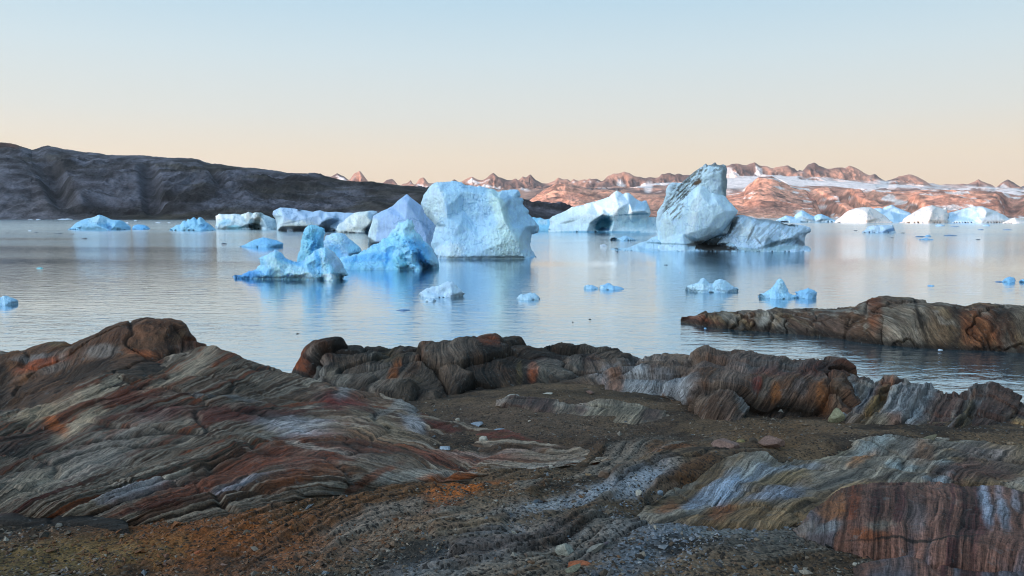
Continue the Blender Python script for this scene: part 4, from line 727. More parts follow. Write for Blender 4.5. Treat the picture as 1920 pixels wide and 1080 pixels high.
# ================================================================ rock
def rock_mat(name, fs=1.0, spec=0.25):
    """banded, lichened gneiss: colour comes from the mesh's own bands, finer foliation is procedural"""
    m, t, b = new_mat(name); n = N(t)
    st = n.attr('st', 'Vector'); co = n.coord('Object'); c = n.attr('Col')
    fol = n.noise(n.mapping(st, (26 * fs, 2.2 * fs, 2.2)), 1.0, 6, 0.65, 0.4)
    fine = n.noise(n.mapping(st, (85 * fs, 7 * fs, 5)), 1.0, 4, 0.6)
    grain = n.noise(co, 60 * fs, 4, 0.75); blot = n.noise(co, 5.0 * fs, 5, 0.65); lich = n.noise(co, 13 * fs, 5, 0.7, 0.5)
    f = n.math('ADD', n.math('MULTIPLY', fol, 0.45), n.math('ADD', n.math('MULTIPLY', fine, 0.25), n.math('MULTIPLY', grain, 0.3)))
    k = n.remap(f, 0.40, 0.60, 0.2, 1.9)
    kv = n.add('ShaderNodeCombineXYZ', {0: k, 1: k, 2: k}).outputs[0]
    cc = n.add('ShaderNodeVectorMath', {0: c, 1: kv}, operation='MULTIPLY').outputs[0]
    cc = n.mixc(n.remap(lich, 0.60, 0.68, 0, 0.5), cc, lin((122, 128, 128)) * 0.8)
    spk = n.noise(n.mapping(st, (40 * fs, 14 * fs, 14)), 1.0, 5, 0.8); cc = n.mixc(n.remap(spk, 0.54, 0.66, 0, 0.75), cc, lin((36, 32, 28)))
    cc = n.mixc(n.remap(blot, 0.58, 0.72, 0, 0.6), cc, lin((44, 36, 30)))
    cc = n.mixc(n.remap(n.noise(co, 21 * fs, 4, 0.7), 0.64, 0.7, 0, 0.7), cc, lin((26, 24, 22)))
    t.links.new(cc, b.inputs['Base Color'])
    b.inputs['Roughness'].default_value = 0.75; b.inputs['Specular IOR Level'].default_value = spec
    h = n.math('ADD', n.math('MULTIPLY', fol, 0.6), n.math('ADD', n.math('MULTIPLY', fine, 0.3), n.math('MULTIPLY', grain, 0.25)))
    t.links.new(n.bump(h, 1.0, 0.09 / fs), b.inputs['Normal'])
    return m
ROCK = rock_mat('banded_gneiss'); ROCK_FAR = rock_mat('banded_gneiss_far', 0.45)
GREY = lin((134, 130, 122)); BLUEG = lin((140, 154, 166)); BROWN = lin((92, 72, 58)); RUST = lin((128, 76, 48)); RED = lin((100, 60, 52)); TAN = lin((134, 116, 92)); BLK = lin((46, 42, 38)); PALEG = lin((176, 178, 174)); ORNG = lin((178, 102, 46)); OLV = lin((88, 80, 52))
DIM = 0.84   # overall tone factor for the shore rock colours

def band_colour(S, P, seed, pal, freq=2.2, contrast=1.0):
    """colour bands along the strata coordinate S (metres)"""
    n1 = noise1(S * freq, seed) + 0.5 * noise1(S * freq * 2.7, seed + 1) + 0.35 * fbm(P * 0.6, 3, seed + 2) + 0.15 * fbm(P * 4, 3, seed + 4)
    x = (n1 * 0.5 * contrast + 0.5) * (len(pal) - 1); x = np.clip(x, 0, len(pal) - 1.001); i = np.floor(x).astype(int); f = x - i; f = sstep(0.25, 0.75, f)
    pal = np.array(pal); return pal[i] * (1 - f[..., None]) + pal[i + 1] * f[..., None]

def rock(name, label, cat, curves, ns, nk, strata, pal, paint=(), seed=1, amp=1.0, ledge=0.05, lfreq=3.0, big=0.12, bigf=0.5, crack=0.06, crackf=0.9, bfreq=2.2, mat=None, kind=None, group=None, smooth=False, dim=DIM, sand=None, block=0.0, blockf=0.7, nblur=14, bulge=0.0, ks=None, lc=1.0, gr=1.0, tint=(1.16, 0.98, 0.85)):
    """outcrop lofted through traced lines; strata = vector whose dot product with position counts rock layers"""
    P = loft(curves, ns, nk, smooth, ks)
    _V = project(P)[1]; kc = int(np.argmin(np.median(_V, axis=0))); r_ = max(4, ns // 36); Pb = P
    for _ in range(2):
        Q_ = np.cumsum(np.pad(Pb, ((r_ + 1, r_), (0, 0), (0, 0)), mode='reflect', reflect_type='odd'), axis=0); Pb = (Q_[2 * r_ + 1:2 * r_ + 1 + ns] - Q_[:ns]) / (2 * r_ + 1)
    wk = np.exp(-((np.arange(nk) - kc) / (0.05 * nk + 3)) ** 2)[None, :, None]; P = Pb * (1 - wk) + P * wk      # keep the traced skyline, relax the facets below it
    Nn = grid_normals(blurgrid(P, nblur))
    U, V = project(P); kt = max(3, int(np.argmin(np.median(V, axis=0))) - 2)
    view = P - np.array([0, 0, H]); sgn = np.sign((Nn * view)[:, :kt].sum(-1).mean()); Nn = -Nn * sgn
    W = P + 0.55 * np.stack([fbm(P * 0.35, 3, seed + 60), fbm(P * 0.35, 3, seed + 61), fbm(P * 0.35, 3, seed + 62)], -1)
    if callable(strata): S = strata(U, V, P) + 0.10 * fbm(P * 0.9, 4, seed + 64)
    else: S = W @ np.asarray(strata, float) + 0.05 * fbm(P * 2.5, 3, seed + 63)
    along = fbm(np.stack([S * 1.5, P[..., 0] * 0.6, P[..., 1] * 0.6], -1), 3, seed + 65)
    L1, g1 = layers(S * lfreq + 0.7 * along, seed + 5); L2, g2 = layers(S * lfreq * 2.9 + 1.2 * along, seed + 6); L3, g3 = layers(S * lfreq * 7.3 + 1.5 * along, seed + 7)
    gate = sstep(-0.1, 0.35, fbm(P * 1.4 + 5, 3, seed + 66))
    prof = 0.55 * L1 + 0.3 * L2 + 0.13 * L3 - gr * (0.35 * g1 * gate + 0.22 * g2 * gate)
    d = big * fbm(P * bigf, 4, seed + 8) * 1.6 + ledge * prof * (0.6 + 0.8 * fbm(P * 0.8, 2, seed + 9)) + 0.045 * fbm(P * 3.2, 6, seed + 10, 0.68)
    q = P * crackf; q = q + 0.5 * fbm(P * 0.7, 3, seed + 11)[..., None]
    q = q + 0.35 * bulge * fbm(P * 1.7, 3, seed + 13)[..., None]
    f1, f2, cid = cells(q * np.array([1, 1, 0.6]), seed + 12); ck = 1 - sstep(0.0, 0.07, f2 - f1)
    d = d - crack * ck + block * cid + bulge * (np.sqrt(np.clip(f2 - f1, 0, 0.6) / 0.6) - 0.75)
    if bulge:
        e1, e2, eid = cells(q * 2.3 + 9, seed + 14); d = d + 0.4 * bulge * (np.sqrt(np.clip(e2 - e1, 0, 0.6) / 0.6) - 0.75) * (0.5 + 0.5 * cid)
    d = amp * d
    P = P + Nn * d[..., None]
    c = band_colour(S, P, seed + 20, pal, bfreq)
    wob = 0.45 * fbm(np.stack([U, V * 2.2, 0 * U], -1) / 26.0, 5, seed + 77, 0.62) + 0.25 * noise1(S * 6, seed + 78)
    for a in paint:
        (cu, cv, ru, rv, ang), colr, k = a[:3]; soft = a[3] if len(a) > 3 else 0.5
        c = mix(c, colr, k * blob(U, V, cu, cv, ru, rv, ang, soft, wob))
    ln = (g1 * 0.8 + g2 * 0.6) * gate + 0.45 * g3 * sstep(-0.2, 0.2, along)
    c = mix(c, BLK * 0.6, 0.7 * lc * np.clip(ln, 0, 1)); vein = sstep(0.90, 0.97, 1 - np.abs(noise1(S * 2.1 + 0.3 * along, seed + 30))) * sstep(0.0, 0.3, fbm(P * 1.1 + 3, 3, seed + 31)); c = mix(c, PALEG, 0.55 * lc * vein)
    c = c * (1 + lc * (0.45 * L3 * 0.8 + 0.25 * L2))[..., None]
    c = mix(c, BLK * 0.7, 0.75 * ck * sstep(-0.2, 0.2, fbm(P * 0.9, 2, seed + 33)))
    c = c * (0.85 + 0.35 * fbm(P * 1.3, 3, seed + 21))[..., None] * dim * np.array(tint)
    wet = sstep(0.55, 0.12, P[..., 2] + 0.15 * fbm(P * 1.2, 3, seed + 90)); c = mix(c, BLK * 0.45, 0.8 * wet)
    st = np.stack([S, P[..., 0] * 0.7 + P[..., 1] * 0.5, P[..., 2]], -1)
    o = mesh_obj(name, P.reshape(-1, 3), grid_faces(ns, nk), mat or ROCK, col=c.reshape(-1, 3), st=st.reshape(-1, 3)); tag(o, label, cat, group, kind)
    return o, P, U, V

# ground surface of the hollow and the foreground, as Y -> height, by picture column
def ground_curves():
    G = []
    G.append(curve([(-800, 1240), (2700, 1240)], 2.6))
    G.append(curve([(-800, 1100), (400, 1100), (1000, 1100), (1600, 1100), (2700, 1100)], [(-800, 3.6), (2700, 3.6)]))
    G.append(curve([(-800, 1010), (400, 1010), (1000, 1010), (2700, 1010)], [(-800, 4.4), (2700, 4.4)]))
    G.append(curve([(-800, 940), (400, 940), (1000, 930), (2700, 930)], [(-800, 5.2), (1000, 5.3), (2700, 5.3)]))
    G.append(curve([(-800, 880), (700, 880), (1200, 868), (2700, 868)], [(-800, 6.2), (2700, 6.4)]))
    G.append(curve([(-800, 830), (700, 830), (1200, 818), (1500, 812), (2700, 812)], [(-800, 7.6), (2700, 7.9)]))
    G.append(curve([(-800, 790), (700, 786), (1000, 770), (1300, 775), (1500, 785), (2700, 790)], [(-800, 9.2), (2700, 9.6)]))
    G.append(curve([(-800, 760), (700, 752), (1000, 728), (1200, 722), (1350, 745), (1500, 770), (2700, 775)], [(-800, 10.8), (1100, 12.0), (2700, 10.6)]))
    G.append(curve([(-800, 755), (600, 745), (1000, 722), (1200, 714), (1350, 740), (1500, 765), (2700, 770)], [(-800, 12.5), (1100, 13.6), (2700, 12.4)]))
    G.append(curve([(-800, -1.5), (2700, -1.5)], 19.0, True))
    return G

SEDP = {}
def build_ground():
    P = loft(ground_curves(), 1250, 600); Nn = grid_normals(P); Nn *= np.sign(Nn[..., 2:3]); U, V = project(P)
    S = P @ np.array([0.55, -0.9, 1.2]) + 0.5 * fbm(P * 0.5, 3, 5)
    slab = sstep(0.05, 0.3, fbm(P * np.array([0.5, 0.9, 0.5]), 3, 3) + 0.2 * noise1(S * 3, 4))   # bare rock showing through
    d = 0.10 * fbm(P * 0.5, 4, 2) + 0.035 * fbm(P * 3.5, 4, 7, 0.6) + 0.03 * slab * noise1(S * 7, 8) + 0.012 * fbm(P * 14, 3, 9)
    SG = 6.0 * np.log(np.maximum(V + 0.33 * (U - 960) + 18 * np.sin(U / 90.0) - HOR, 60) / 400.0)
    bare = np.clip(blob(U, V, 950, 975, 480, 125, -6, 0.4) + 0.7 * blob(U, V, 1250, 850, 260, 30, -4, 0.5) + 0.5 * blob(U, V, 1450, 1040, 240, 40, 0, 0.5), 0, 1) * sstep(-0.28, -0.02, fbm(np.stack([SG * 2.0, U / 150.0, V * 0], -1), 4, 3) + 0.35 * fbm(P * 1.3, 4, 14))
    GL1, gg1 = layers(SG * 4.5 + 1.2 * fbm(P * 1.1, 3, 15), 16); GL2, gg2 = layers(SG * 13 + 1.6 * fbm(P * 1.6, 3, 17), 18)
    d = d + bare * (0.03 * GL1 + 0.016 * GL2 + 0.03 - 0.02 * gg1)
    for a, k in (((1640, 890, 420, 62, -6), 0.22), ((1330, 925, 120, 40, -14), 0.12), ((950, 866, 250, 38, -2), 0.11), ((760, 880, 120, 30, -8), 0.12), ((1130, 782, 150, 18, 8), 0.04), ((1850, 985, 290, 52, 4), 0.12), ((330, 860, 420, 90, 0), 0.15)): d = d - k * blob(U, V, *a, 0.25)
    d = d * sstep(-1, 3, P[..., 2] + 0 * d)
    P = P + Nn * d[..., None]
    n1 = fbm(P * 1.2, 5, 11, 0.6); n2 = fbm(P * 5, 4, 12, 0.6)
    c = mix(np.broadcast_to(lin((112, 98, 80)), P.shape), lin((60, 52, 44)), sstep(-0.2, 0.3, n1 + 0.4 * n2))
    wob = 0.6 * fbm(np.stack([U, V * 2.0, 0 * U], -1) / 34.0, 5, 77, 0.62)
    for e, colr, k in (((420, 1010, 330, 52, -4), lin((146, 88, 40)), 0.9), ((700, 930, 260, 34, -6), lin((120, 82, 44)), 0.7), ((120, 1050, 200, 34, -5), lin((120, 108, 70)), 0.75), ((520, 1050, 160, 30, -8), lin((150, 92, 50)), 0.6),
                       ((800, 1000, 210, 46, -8), lin((122, 116, 106)), 0.8), ((760, 880, 120, 14, -8), lin((176, 104, 44)), 0.8), ((860, 915, 60, 16, -20), lin((190, 112, 50)), 0.9), ((830, 955, 40, 8, -18), lin((130, 78, 48)), 0.8),
                       ((1060, 940, 110, 16, -14), lin((158, 172, 186)), 0.9), ((1180, 905, 80, 14, -18), lin((166, 184, 204)), 0.9), ((1230, 1000, 150, 40, -10), lin((110, 124, 140)), 0.8), ((900, 1040, 180, 30, -14), lin((128, 142, 158)), 0.75), ((1400, 1010, 130, 26, 4), lin((120, 134, 142)), 0.75), ((1180, 1060, 120, 26, -30), lin((112, 132, 152)), 0.8),
                       ((1300, 1030, 90, 18, 0), lin((30, 30, 28)), 0.8), ((1210, 965, 70, 12, -5), lin((34, 36, 28)), 0.85), ((1080, 905, 100, 12, -8), lin((38, 36, 32)), 0.75), ((1120, 985, 60, 12, -10), lin((32, 32, 28)), 0.7), ((60, 990, 160, 26, 0), lin((46, 46, 42)), 0.8), ((450, 1056, 60, 20, 0), lin((34, 40, 36)), 0.7), ((770, 1046, 80, 18, -8), lin((36, 38, 36)), 0.8),
                       ((1500, 1040, 120, 30, 5), lin((62, 58, 48)), 0.7), ((600, 905, 90, 10, -12), lin((34, 32, 30)), 0.8), ((1330, 850, 160, 12, 0), lin((52, 52, 50)), 0.6), ((1440, 812, 90, 22, 0), lin((110, 88, 62)), 0.7), ((1000, 790, 190, 40, 0), lin((96, 84, 76)), 0.6), ((1120, 738, 160, 12, 0), lin((74, 64, 50)), 0.8), ((1300, 880, 60, 10, -30), lin((140, 96, 60)), 0.5), ((1260, 845, 60, 5, -4), lin((138, 88, 56)), 0.7)):
        c = mix(c, colr, k * blob(U, V, *e, 0.6, wob))
    bc = band_colour(SG, P, 44, [lin((66, 58, 50)), lin((136, 124, 106)), lin((98, 78, 60)), lin((150, 152, 150)), lin((112, 84, 58)), lin((60, 52, 44)), lin((140, 146, 150))], 4.0)
    c = mix(c, mix(bc, c, np.array(0.45)), 0.9 * bare); c = mix(c, BLK * 0.5, bare * 0.6 * np.clip(gg1 + 0.7 * gg2, 0, 1))
    c = c * (0.85 + 0.4 * n2)[..., None] * 0.80 * np.array([1.14, 0.98, 0.85])
    m, t, b = new_mat('gravelly_ground'); n = N(t); co = n.coord('Object'); ca = n.attr('Col')
    f1 = n.noise(co, 38, 5, 0.75); vo = n.add('ShaderNodeTexVoronoi', {'Vector': co, 'Scale': 55.0}); vo2 = n.add('ShaderNodeTexVoronoi', {'Vector': co, 'Scale': 24.0})
    k = n.remap(f1, 0.3, 0.7, 0.4, 1.6); kv = n.add('ShaderNodeCombineXYZ', {0: k, 1: k, 2: k}).outputs[0]
    cc = n.add('ShaderNodeVectorMath', {0: ca, 1: kv}, operation='MULTIPLY').outputs[0]
    rnd = n.add('ShaderNodeSeparateColor', {0: vo.outputs['Color']}).outputs[0]
    cc = n.mixc(n.remap(rnd, 0.90, 0.97, 0, n.remap(n.noise(co, 2.5, 3), 0.45, 0.65, 0.0, 0.5)), cc, lin((150, 146, 136)) * 0.5); cc = n.mixc(n.remap(rnd, 0.22, 0.16, 0, 0.8), cc, lin((30, 28, 26)))
    t.links.new(cc, b.inputs['Base Color']); b.inputs['Roughness'].default_value = 0.9; b.inputs['Specular IOR Level'].default_value = 0.2
    hh = n.math('ADD', n.math('MULTIPLY', vo.outputs['Distance'], -0.5), n.math('MULTIPLY', f1, 0.8))
    t.links.new(n.bump(hh, 1.0, 0.02), b.inputs['Normal'])
    o = mesh_obj('ground', P.reshape(-1, 3), grid_faces(1250, 600), m, col=c.reshape(-1, 3)); tag(o, kind='structure')
    SEDP['bare'] = bare; SEDP['P'] = P; SEDP['U'] = U; SEDP['V'] = V
build_ground()

def lerpc(a, b, k):
    """line part-way between two traced lines (a,b lists of (u,v) as functions of u)"""
    us = sorted(set([p[0] for p in a] + [p[0] for p in b]))
    va = np.interp(us, [p[0] for p in a], [p[1] for p in a]); vb = np.interp(us, [p[0] for p in b], [p[1] for p in b])
    return [(u, x * (1 - k) + y * k) for u, x, y in zip(us, va, vb)]

def gslab(U):
    return pchip([-800, 0, 150, 300, 420, 520, 620, 740, 900, 1150], [500, 215, 145, 85, 45, 18, 8, 28, 60, 66], np.asarray(U).ravel()).reshape(np.shape(U))
def S_left(U, V, P):
    return 8.5 * np.log(np.maximum(V - gslab(U) - HOR, 60) / 300.0)
def S_slant(k, sc):
    return lambda U, V, P: (U + k * V + 14 * np.sin(U / 70.0)) * sc
def S_fold(U, V, P):
    x = V + 0.42 * U - 560 + 16 * np.sin(U / 55.0) * np.exp(-((V - 930) / 60.0) ** 2)
    return 6.0 * np.log(np.maximum(x + 250 - HOR, 40) / 400.0) + 0.0011 * U
def build_rocks():
    W = -1.2
    # ---- far rocky point across the inlet
    crest = [(1276, 604), (1290, 598), (1302, 593), (1322, 588), (1340, 585), (1365, 583), (1380, 584), (1390, 581), (1405, 580), (1422, 582), (1440, 583), (1452, 580), (1465, 580), (1468, 585), (1490, 588), (1520, 589), (1545, 588), (1565, 589), (1585, 586), (1602, 583), (1615, 575), (1632, 567), (1650, 563), (1668, 563), (1690, 565), (1708, 569), (1716, 572), (1740, 571), (1765, 569), (1785, 570), (1810, 572), (1822, 569), (1836, 566), (1860, 567), (1885, 568), (1920, 568), (1990, 562), (2080, 572), (2250, 560)]
    base = [(1276, 605.5), (1300, 609), (1335, 615), (1380, 620), (1432, 623), (1500, 628), (1560, 633), (1600, 640), (1640, 645), (1700, 652), (1740, 654), (1800, 656), (1850, 659), (1920, 664), (2000, 668), (2250, 676)]
    yb = [(u, float(ywater(v))) for u, v in base]; u0, u1 = 1276, 2250
    sh = lambda k: [(u, y + k * min(1.0, (u - 1270) / 120.0)) for u, y in yb]
    C = [curve([(u0, W), (u1, W)], sh(-0.6), True), curve(base, yb), curve(lerpc(base, crest, 0.35), sh(0.35)), curve(lerpc(base, crest, 0.72), sh(0.9)), curve(lerpc(base, crest, 0.93), sh(1.8)), curve(crest, sh(3.4)), curve([(u, 0.7 * max(0.05, float(atz(u, 0, 40)[2] * 0 + 0.6))) for u in (u0, u1)], sh(7.5), True), curve([(u0, W), (u1, W)], sh(10), True)]
    rock('rock_outcrop', 'long low rocky point reaching into the water at right, banded brown, pale and rust', 'rock', C, 1000, 130, (0.75, 0.12, 0.25), [BLK, BROWN, GREY, BROWN, TAN, GREY, BROWN], seed=301, amp=1.2, ledge=0.22, lfreq=0.8, big=0.2, bigf=0.25, crack=0.16, crackf=0.3, bfreq=0.9, nblur=8, mat=ROCK_FAR, lc=0.6, tint=(1.06, 1.0, 0.92), dim=0.85, block=0.10,
         paint=[((1310, 600, 34, 9, 8), lin((140, 84, 60)), 0.8), ((1700, 620, 50, 50, 5), lin((134, 128, 118)), 0.75), ((1640, 590, 12, 30, 0), RUST, 0.7), ((1840, 620, 45, 45, 0), lin((118, 72, 46)), 0.8), ((1790, 620, 12, 50, 0), BLK, 0.85), ((1432, 598, 7, 18, 30), PALEG, 0.9), ((1455, 600, 7, 20, 30), lin((150, 130, 106)), 0.8), ((1760, 620, 30, 35, 0), lin((120, 104, 84)), 0.6), ((1890, 610, 16, 40, 20), BLK, 0.6), ((1920, 600, 20, 40, 0), lin((140, 132, 120)), 0.7), ((1540, 612, 60, 18, 0), lin((104, 90, 84)), 0.6), ((1725, 600, 4, 34, -20), BLK, 0.9), ((1560, 640, 400, 6, 4), BLK, 0.5)])
    # ---- rusty knob at left
    crest = [(-800, 690), (-100, 668), (0, 657), (30, 652), (60, 645), (85, 640), (115, 638), (123, 638), (128, 642), (134, 645), (150, 637), (175, 629), (200, 620), (225, 611), (250, 604), (275, 599), (298, 598), (320, 599), (328, 602), (338, 603), (345, 612), (352, 626), (358, 634), (366, 644), (380, 650), (388, 662), (394, 668), (404, 676), (430, 700)]
    base = [(-800, 800), (0, 795), (60, 782), (115, 770), (170, 740), (220, 728), (290, 712), (340, 700), (392, 690), (430, 712)]
    u0, u1 = -800, 430; yc = [(u0, 12.5), (300, 12.0), (u1, 12.4)]; yf = [(u0, 8.6), (100, 9.2), (300, 10.4), (u1, 11.2)]
    mid = lambda k: [(u0, 8.6 + 3.9 * k), (100, 9.2 + 2.9 * k), (300, 10.4 + 1.6 * k), (u1, 11.2 + 1.2 * k)]
    C = [curve([(u, v + 24) for u, v in base], [(u, y - 0.1) for u, y in yf]), curve(base, yf), curve(lerpc(base, crest, 0.35), mid(0.5)), curve(lerpc(base, crest, 0.72), mid(0.72)), curve(lerpc(base, crest, 0.93), mid(0.85)), curve(crest, yc), curve([(u0, 3.2), (u1, 2.6)], [(u0, 14), (u1, 14)], True), curve([(u0, W), (u1, W)], 19, True)]
    rock('rock_outcrop', 'dark rusty-brown rounded rock knob at left, standing against the water', 'rock', C, 700, 300, (0.35, -0.5, 1.3), [BLK, BROWN, lin((96, 70, 48)), BROWN, lin((84, 74, 62)), BLK], seed=311, amp=1.0, ledge=0.06, lfreq=2.2, big=0.12, bigf=0.7, crack=0.05,
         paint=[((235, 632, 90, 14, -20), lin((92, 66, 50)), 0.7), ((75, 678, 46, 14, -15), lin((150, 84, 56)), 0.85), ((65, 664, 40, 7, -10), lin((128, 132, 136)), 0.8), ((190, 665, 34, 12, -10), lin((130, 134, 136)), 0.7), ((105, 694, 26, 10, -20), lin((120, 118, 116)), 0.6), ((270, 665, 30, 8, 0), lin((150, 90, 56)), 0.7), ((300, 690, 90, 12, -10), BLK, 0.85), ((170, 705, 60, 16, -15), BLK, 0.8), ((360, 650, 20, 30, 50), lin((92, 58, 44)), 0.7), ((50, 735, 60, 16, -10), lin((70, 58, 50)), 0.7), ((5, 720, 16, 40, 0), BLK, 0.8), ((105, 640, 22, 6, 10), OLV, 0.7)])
    # ---- big banded slab at left
    crest = [(-800, 800), (-60, 775), (0, 764), (60, 756), (95, 750), (125, 734), (150, 716), (185, 700), (215, 696), (250, 692), (290, 685), (340, 672), (380, 666), (405, 665), (430, 668), (455, 676), (480, 686), (510, 695), (540, 703), (565, 712), (600, 722), (640, 728), (680, 733), (720, 736), (755, 745), (790, 768), (820, 788), (840, 798), (880, 806), (940, 815), (1010, 822), (1100, 840), (1150, 856)]
    base = [(-800, 980), (0, 958), (60, 962), (150, 966), (200, 972), (260, 978), (330, 979), (400, 976), (480, 968), (560, 930), (625, 905), (680, 893), (740, 905), (800, 902), (860, 893), (920, 884), (1000, 872), (1100, 860), (1150, 860)]
    u0, u1 = -800, 1150
    yf = [(u0, 4.7), (300, 4.75), (480, 4.85), (680, 6.05), (900, 6.35), (u1, 6.95)]; yc = [(u0, 9.2), (100, 9.7), (400, 11.6), (560, 12.0), (760, 10.2), (900, 8.2), (u1, 7.2)]
    def ym(k):
        us = np.array([u0, 100, 300, 480, 560, 680, 760, 900, u1]); a = np.interp(us, *zip(*yf)); b = np.interp(us, *zip(*yc)); return list(zip(us, a * (1 - k) + b * k))
    C = [curve([(u, v + 26) for u, v in base], [(u, y - 0.05) for u, y in yf]), curve(base, yf), curve(lerpc(base, crest, 0.16), ym(0.05)), curve(lerpc(base, crest, 0.42), ym(0.27)), curve(lerpc(base, crest, 0.7), ym(0.56)), curve(lerpc(base, crest, 0.9), ym(0.83)), curve(crest, yc), curve([(u0, 3.4), (400, 3.6), (800, 3.2), (u1, 3.5)], [(u, y + 1.6) for u, y in yc], True), curve([(u0, W), (u1, W)], 19, True)]
    rock('rock_outcrop', 'broad sloping slab of streaked gneiss at left, with rust-red, grey and bluish bands', 'rock', C, 1500, 520, S_left, [BROWN, lin((92, 80, 66)), lin((104, 70, 54)), RUST, lin((112, 102, 90)), lin((140, 134, 124)), lin((100, 84, 70)), lin((156, 152, 142)), BROWN, RED, lin((84, 66, 54))], seed=321, lc=0.55, amp=1.0, ledge=0.045, lfreq=3.4, gr=0.45, big=0.10, bigf=0.6, crack=0.035, crackf=0.7, bfreq=3.8,
         paint=[((295, 778, 46, 13, -3), lin((100, 52, 48)), 0.95), ((460, 776, 100, 14, -2), lin((108, 58, 50)), 0.85), ((640, 752, 46, 18, 10), lin((104, 50, 48)), 0.95), ((250, 740, 70, 16, -8), lin((110, 62, 46)), 0.85), ((310, 775, 120, 14, -5), RED, 0.5),
                ((560, 800, 74, 17, 8), lin((168, 178, 192)), 0.95), ((185, 722, 80, 12, -24), lin((200, 192, 174)), 1.0, 0.35), ((345, 696, 70, 11, -22), lin((190, 184, 168)), 0.9), ((150, 790, 54, 15, -35), lin((198, 190, 170)), 0.95, 0.35), ((60, 768, 56, 12, -12), lin((186, 174, 150)), 0.9),
                ((130, 870, 150, 28, -24), lin((176, 176, 172)), 0.8), ((250, 925, 70, 9, -18), lin((176, 182, 194)), 0.9), ((60, 905, 70, 22, -24), lin((178, 172, 158)), 0.85), ((440, 912, 70, 6, -14), lin((146, 156, 172)), 0.9), ((430, 915, 30, 4, -12), lin((160, 170, 190)), 0.8),
                ((430, 885, 200, 22, -20), lin((128, 72, 48)), 0.9), ((300, 950, 70, 12, -12), lin((90, 48, 40)), 0.8), ((610, 858, 110, 26, -20), lin((112, 64, 48)), 0.75), ((105, 795, 28, 12, 40), ORNG, 0.9), ((50, 830, 60, 24, -20), BLK, 0.7), ((150, 700, 60, 10, -15), OLV, 0.5),
                ((700, 790, 70, 10, 26), lin((130, 128, 112)), 0.6), ((760, 760, 30, 12, 40), lin((140, 152, 160)), 0.8), ((770, 795, 24, 11, 30), lin((170, 184, 200)), 0.9), ((730, 768, 40, 8, -30), lin((150, 158, 160)), 0.7), ((650, 730, 22, 8, -20), lin((130, 142, 152)), 0.8), ((420, 740, 70, 5, 5), lin((140, 146, 152)), 0.8),
                ((700, 815, 130, 8, 6), lin((120, 112, 96)), 0.6), ((700, 840, 140, 9, 6), BLK, 0.65), ((560, 835, 100, 5, 12), PALEG, 0.6), ((850, 844, 130, 8, 0), lin((124, 82, 70)), 0.75), ((930, 838, 100, 2.5, -3), lin((150, 140, 136)), 0.8),
                ((770, 890, 64, 12, -14), lin((172, 176, 172)), 0.95, 0.4), ((960, 864, 130, 6, -4), lin((170, 172, 170)), 1.0, 0.6), ((720, 893, 22, 14, 0), lin((168, 172, 170)), 0.9), ((840, 887, 50, 9, -6), ORNG, 0.85), ((690, 900, 60, 7, -30), RUST, 0.8), ((540, 905, 50, 9, -10), lin((140, 84, 50)), 0.6), ((620, 888, 40, 12, 0), lin((150, 96, 62)), 0.6)])
    # dark low hump of rock at the slab's foot, far left
    crest = [(-120, 985), (-40, 970), (40, 958), (110, 953), (165, 957), (210, 968), (240, 982)]; base = [(-120, 1010), (0, 1000), (100, 996), (180, 994), (240, 984)]
    C = [curve([(u, v + 14) for u, v in base], 4.45), curve(base, 4.5), curve(lerpc(base, crest, 0.6), 4.6), curve(crest, 4.85), curve([(-120, 1000), (240, 1000)], 5.3)]
    rock('rock_outcrop', 'low dark purplish hump of rock at the foot of the banded slab, lower left', 'rock', C, 260, 60, (-0.3, 1.2, 1.3), [BLK, lin((84, 60, 56)), BLK, BROWN], seed=331, amp=0.5, big=0.08, bigf=1.2, crack=0.03, dim=0.55)

    # ---- dark ridge in the middle
    crest = [(566, 712), (571, 690), (575, 664), (583, 650), (592, 642), (605, 641), (625, 641), (640, 646), (660, 645), (690, 643), (710, 644), (728, 648), (745, 643), (765, 641), (790, 641), (808, 643), (812, 648), (825, 650), (836, 643), (850, 642), (856, 637), (872, 635), (880, 637), (884, 640), (888, 634), (895, 637), (902, 634), (915, 635), (930, 637), (942, 642), (955, 637), (975, 635), (990, 639), (1000, 646), (1015, 646), (1030, 648), (1042, 655), (1060, 657), (1085, 661), (1110, 665), (1140, 663), (1165, 663), (1180, 667), (1190, 675), (1205, 678), (1230, 676), (1280, 680), (1330, 690)]
    base = [(566, 716), (600, 720), (640, 728), (700, 738), (740, 752), (785, 754), (830, 746), (880, 738), (940, 730), (1000, 722), (1060, 714), (1110, 716), (1150, 734), (1200, 742), (1260, 748), (1330, 760)]
    u0, u1 = 566, 1330; yf = [(u0, 12.4), (740, 11.2), (900, 12.2), (1100, 12.8), (1200, 11.2), (u1, 10.6)]; yc = [(u0, 14.4), (800, 14.6), (1100, 15.4), (1200, 14.6), (u1, 13.6)]
    def ym2(k):
        us = np.array([u0, 740, 900, 1000, 1100, 1200, u1]); a = np.interp(us, *zip(*yf)); b = np.interp(us, *zip(*yc)); return list(zip(us, a * (1 - k) + b * k))
    C = [curve([(u, v + 14) for u, v in base], [(u, y - 0.1) for u, y in yf]), curve(base, yf), curve(lerpc(base, crest, 0.3), ym2(0.16)), curve(lerpc(base, crest, 0.62), ym2(0.4)), curve(lerpc(base, crest, 0.88), ym2(0.66)), curve(crest, yc), curve([(u0, 2.2), (u1, 2.6)], [(u0, 17.0), (u1, 17.2)], True), curve([(u0, W), (u1, W)], 20, True)]
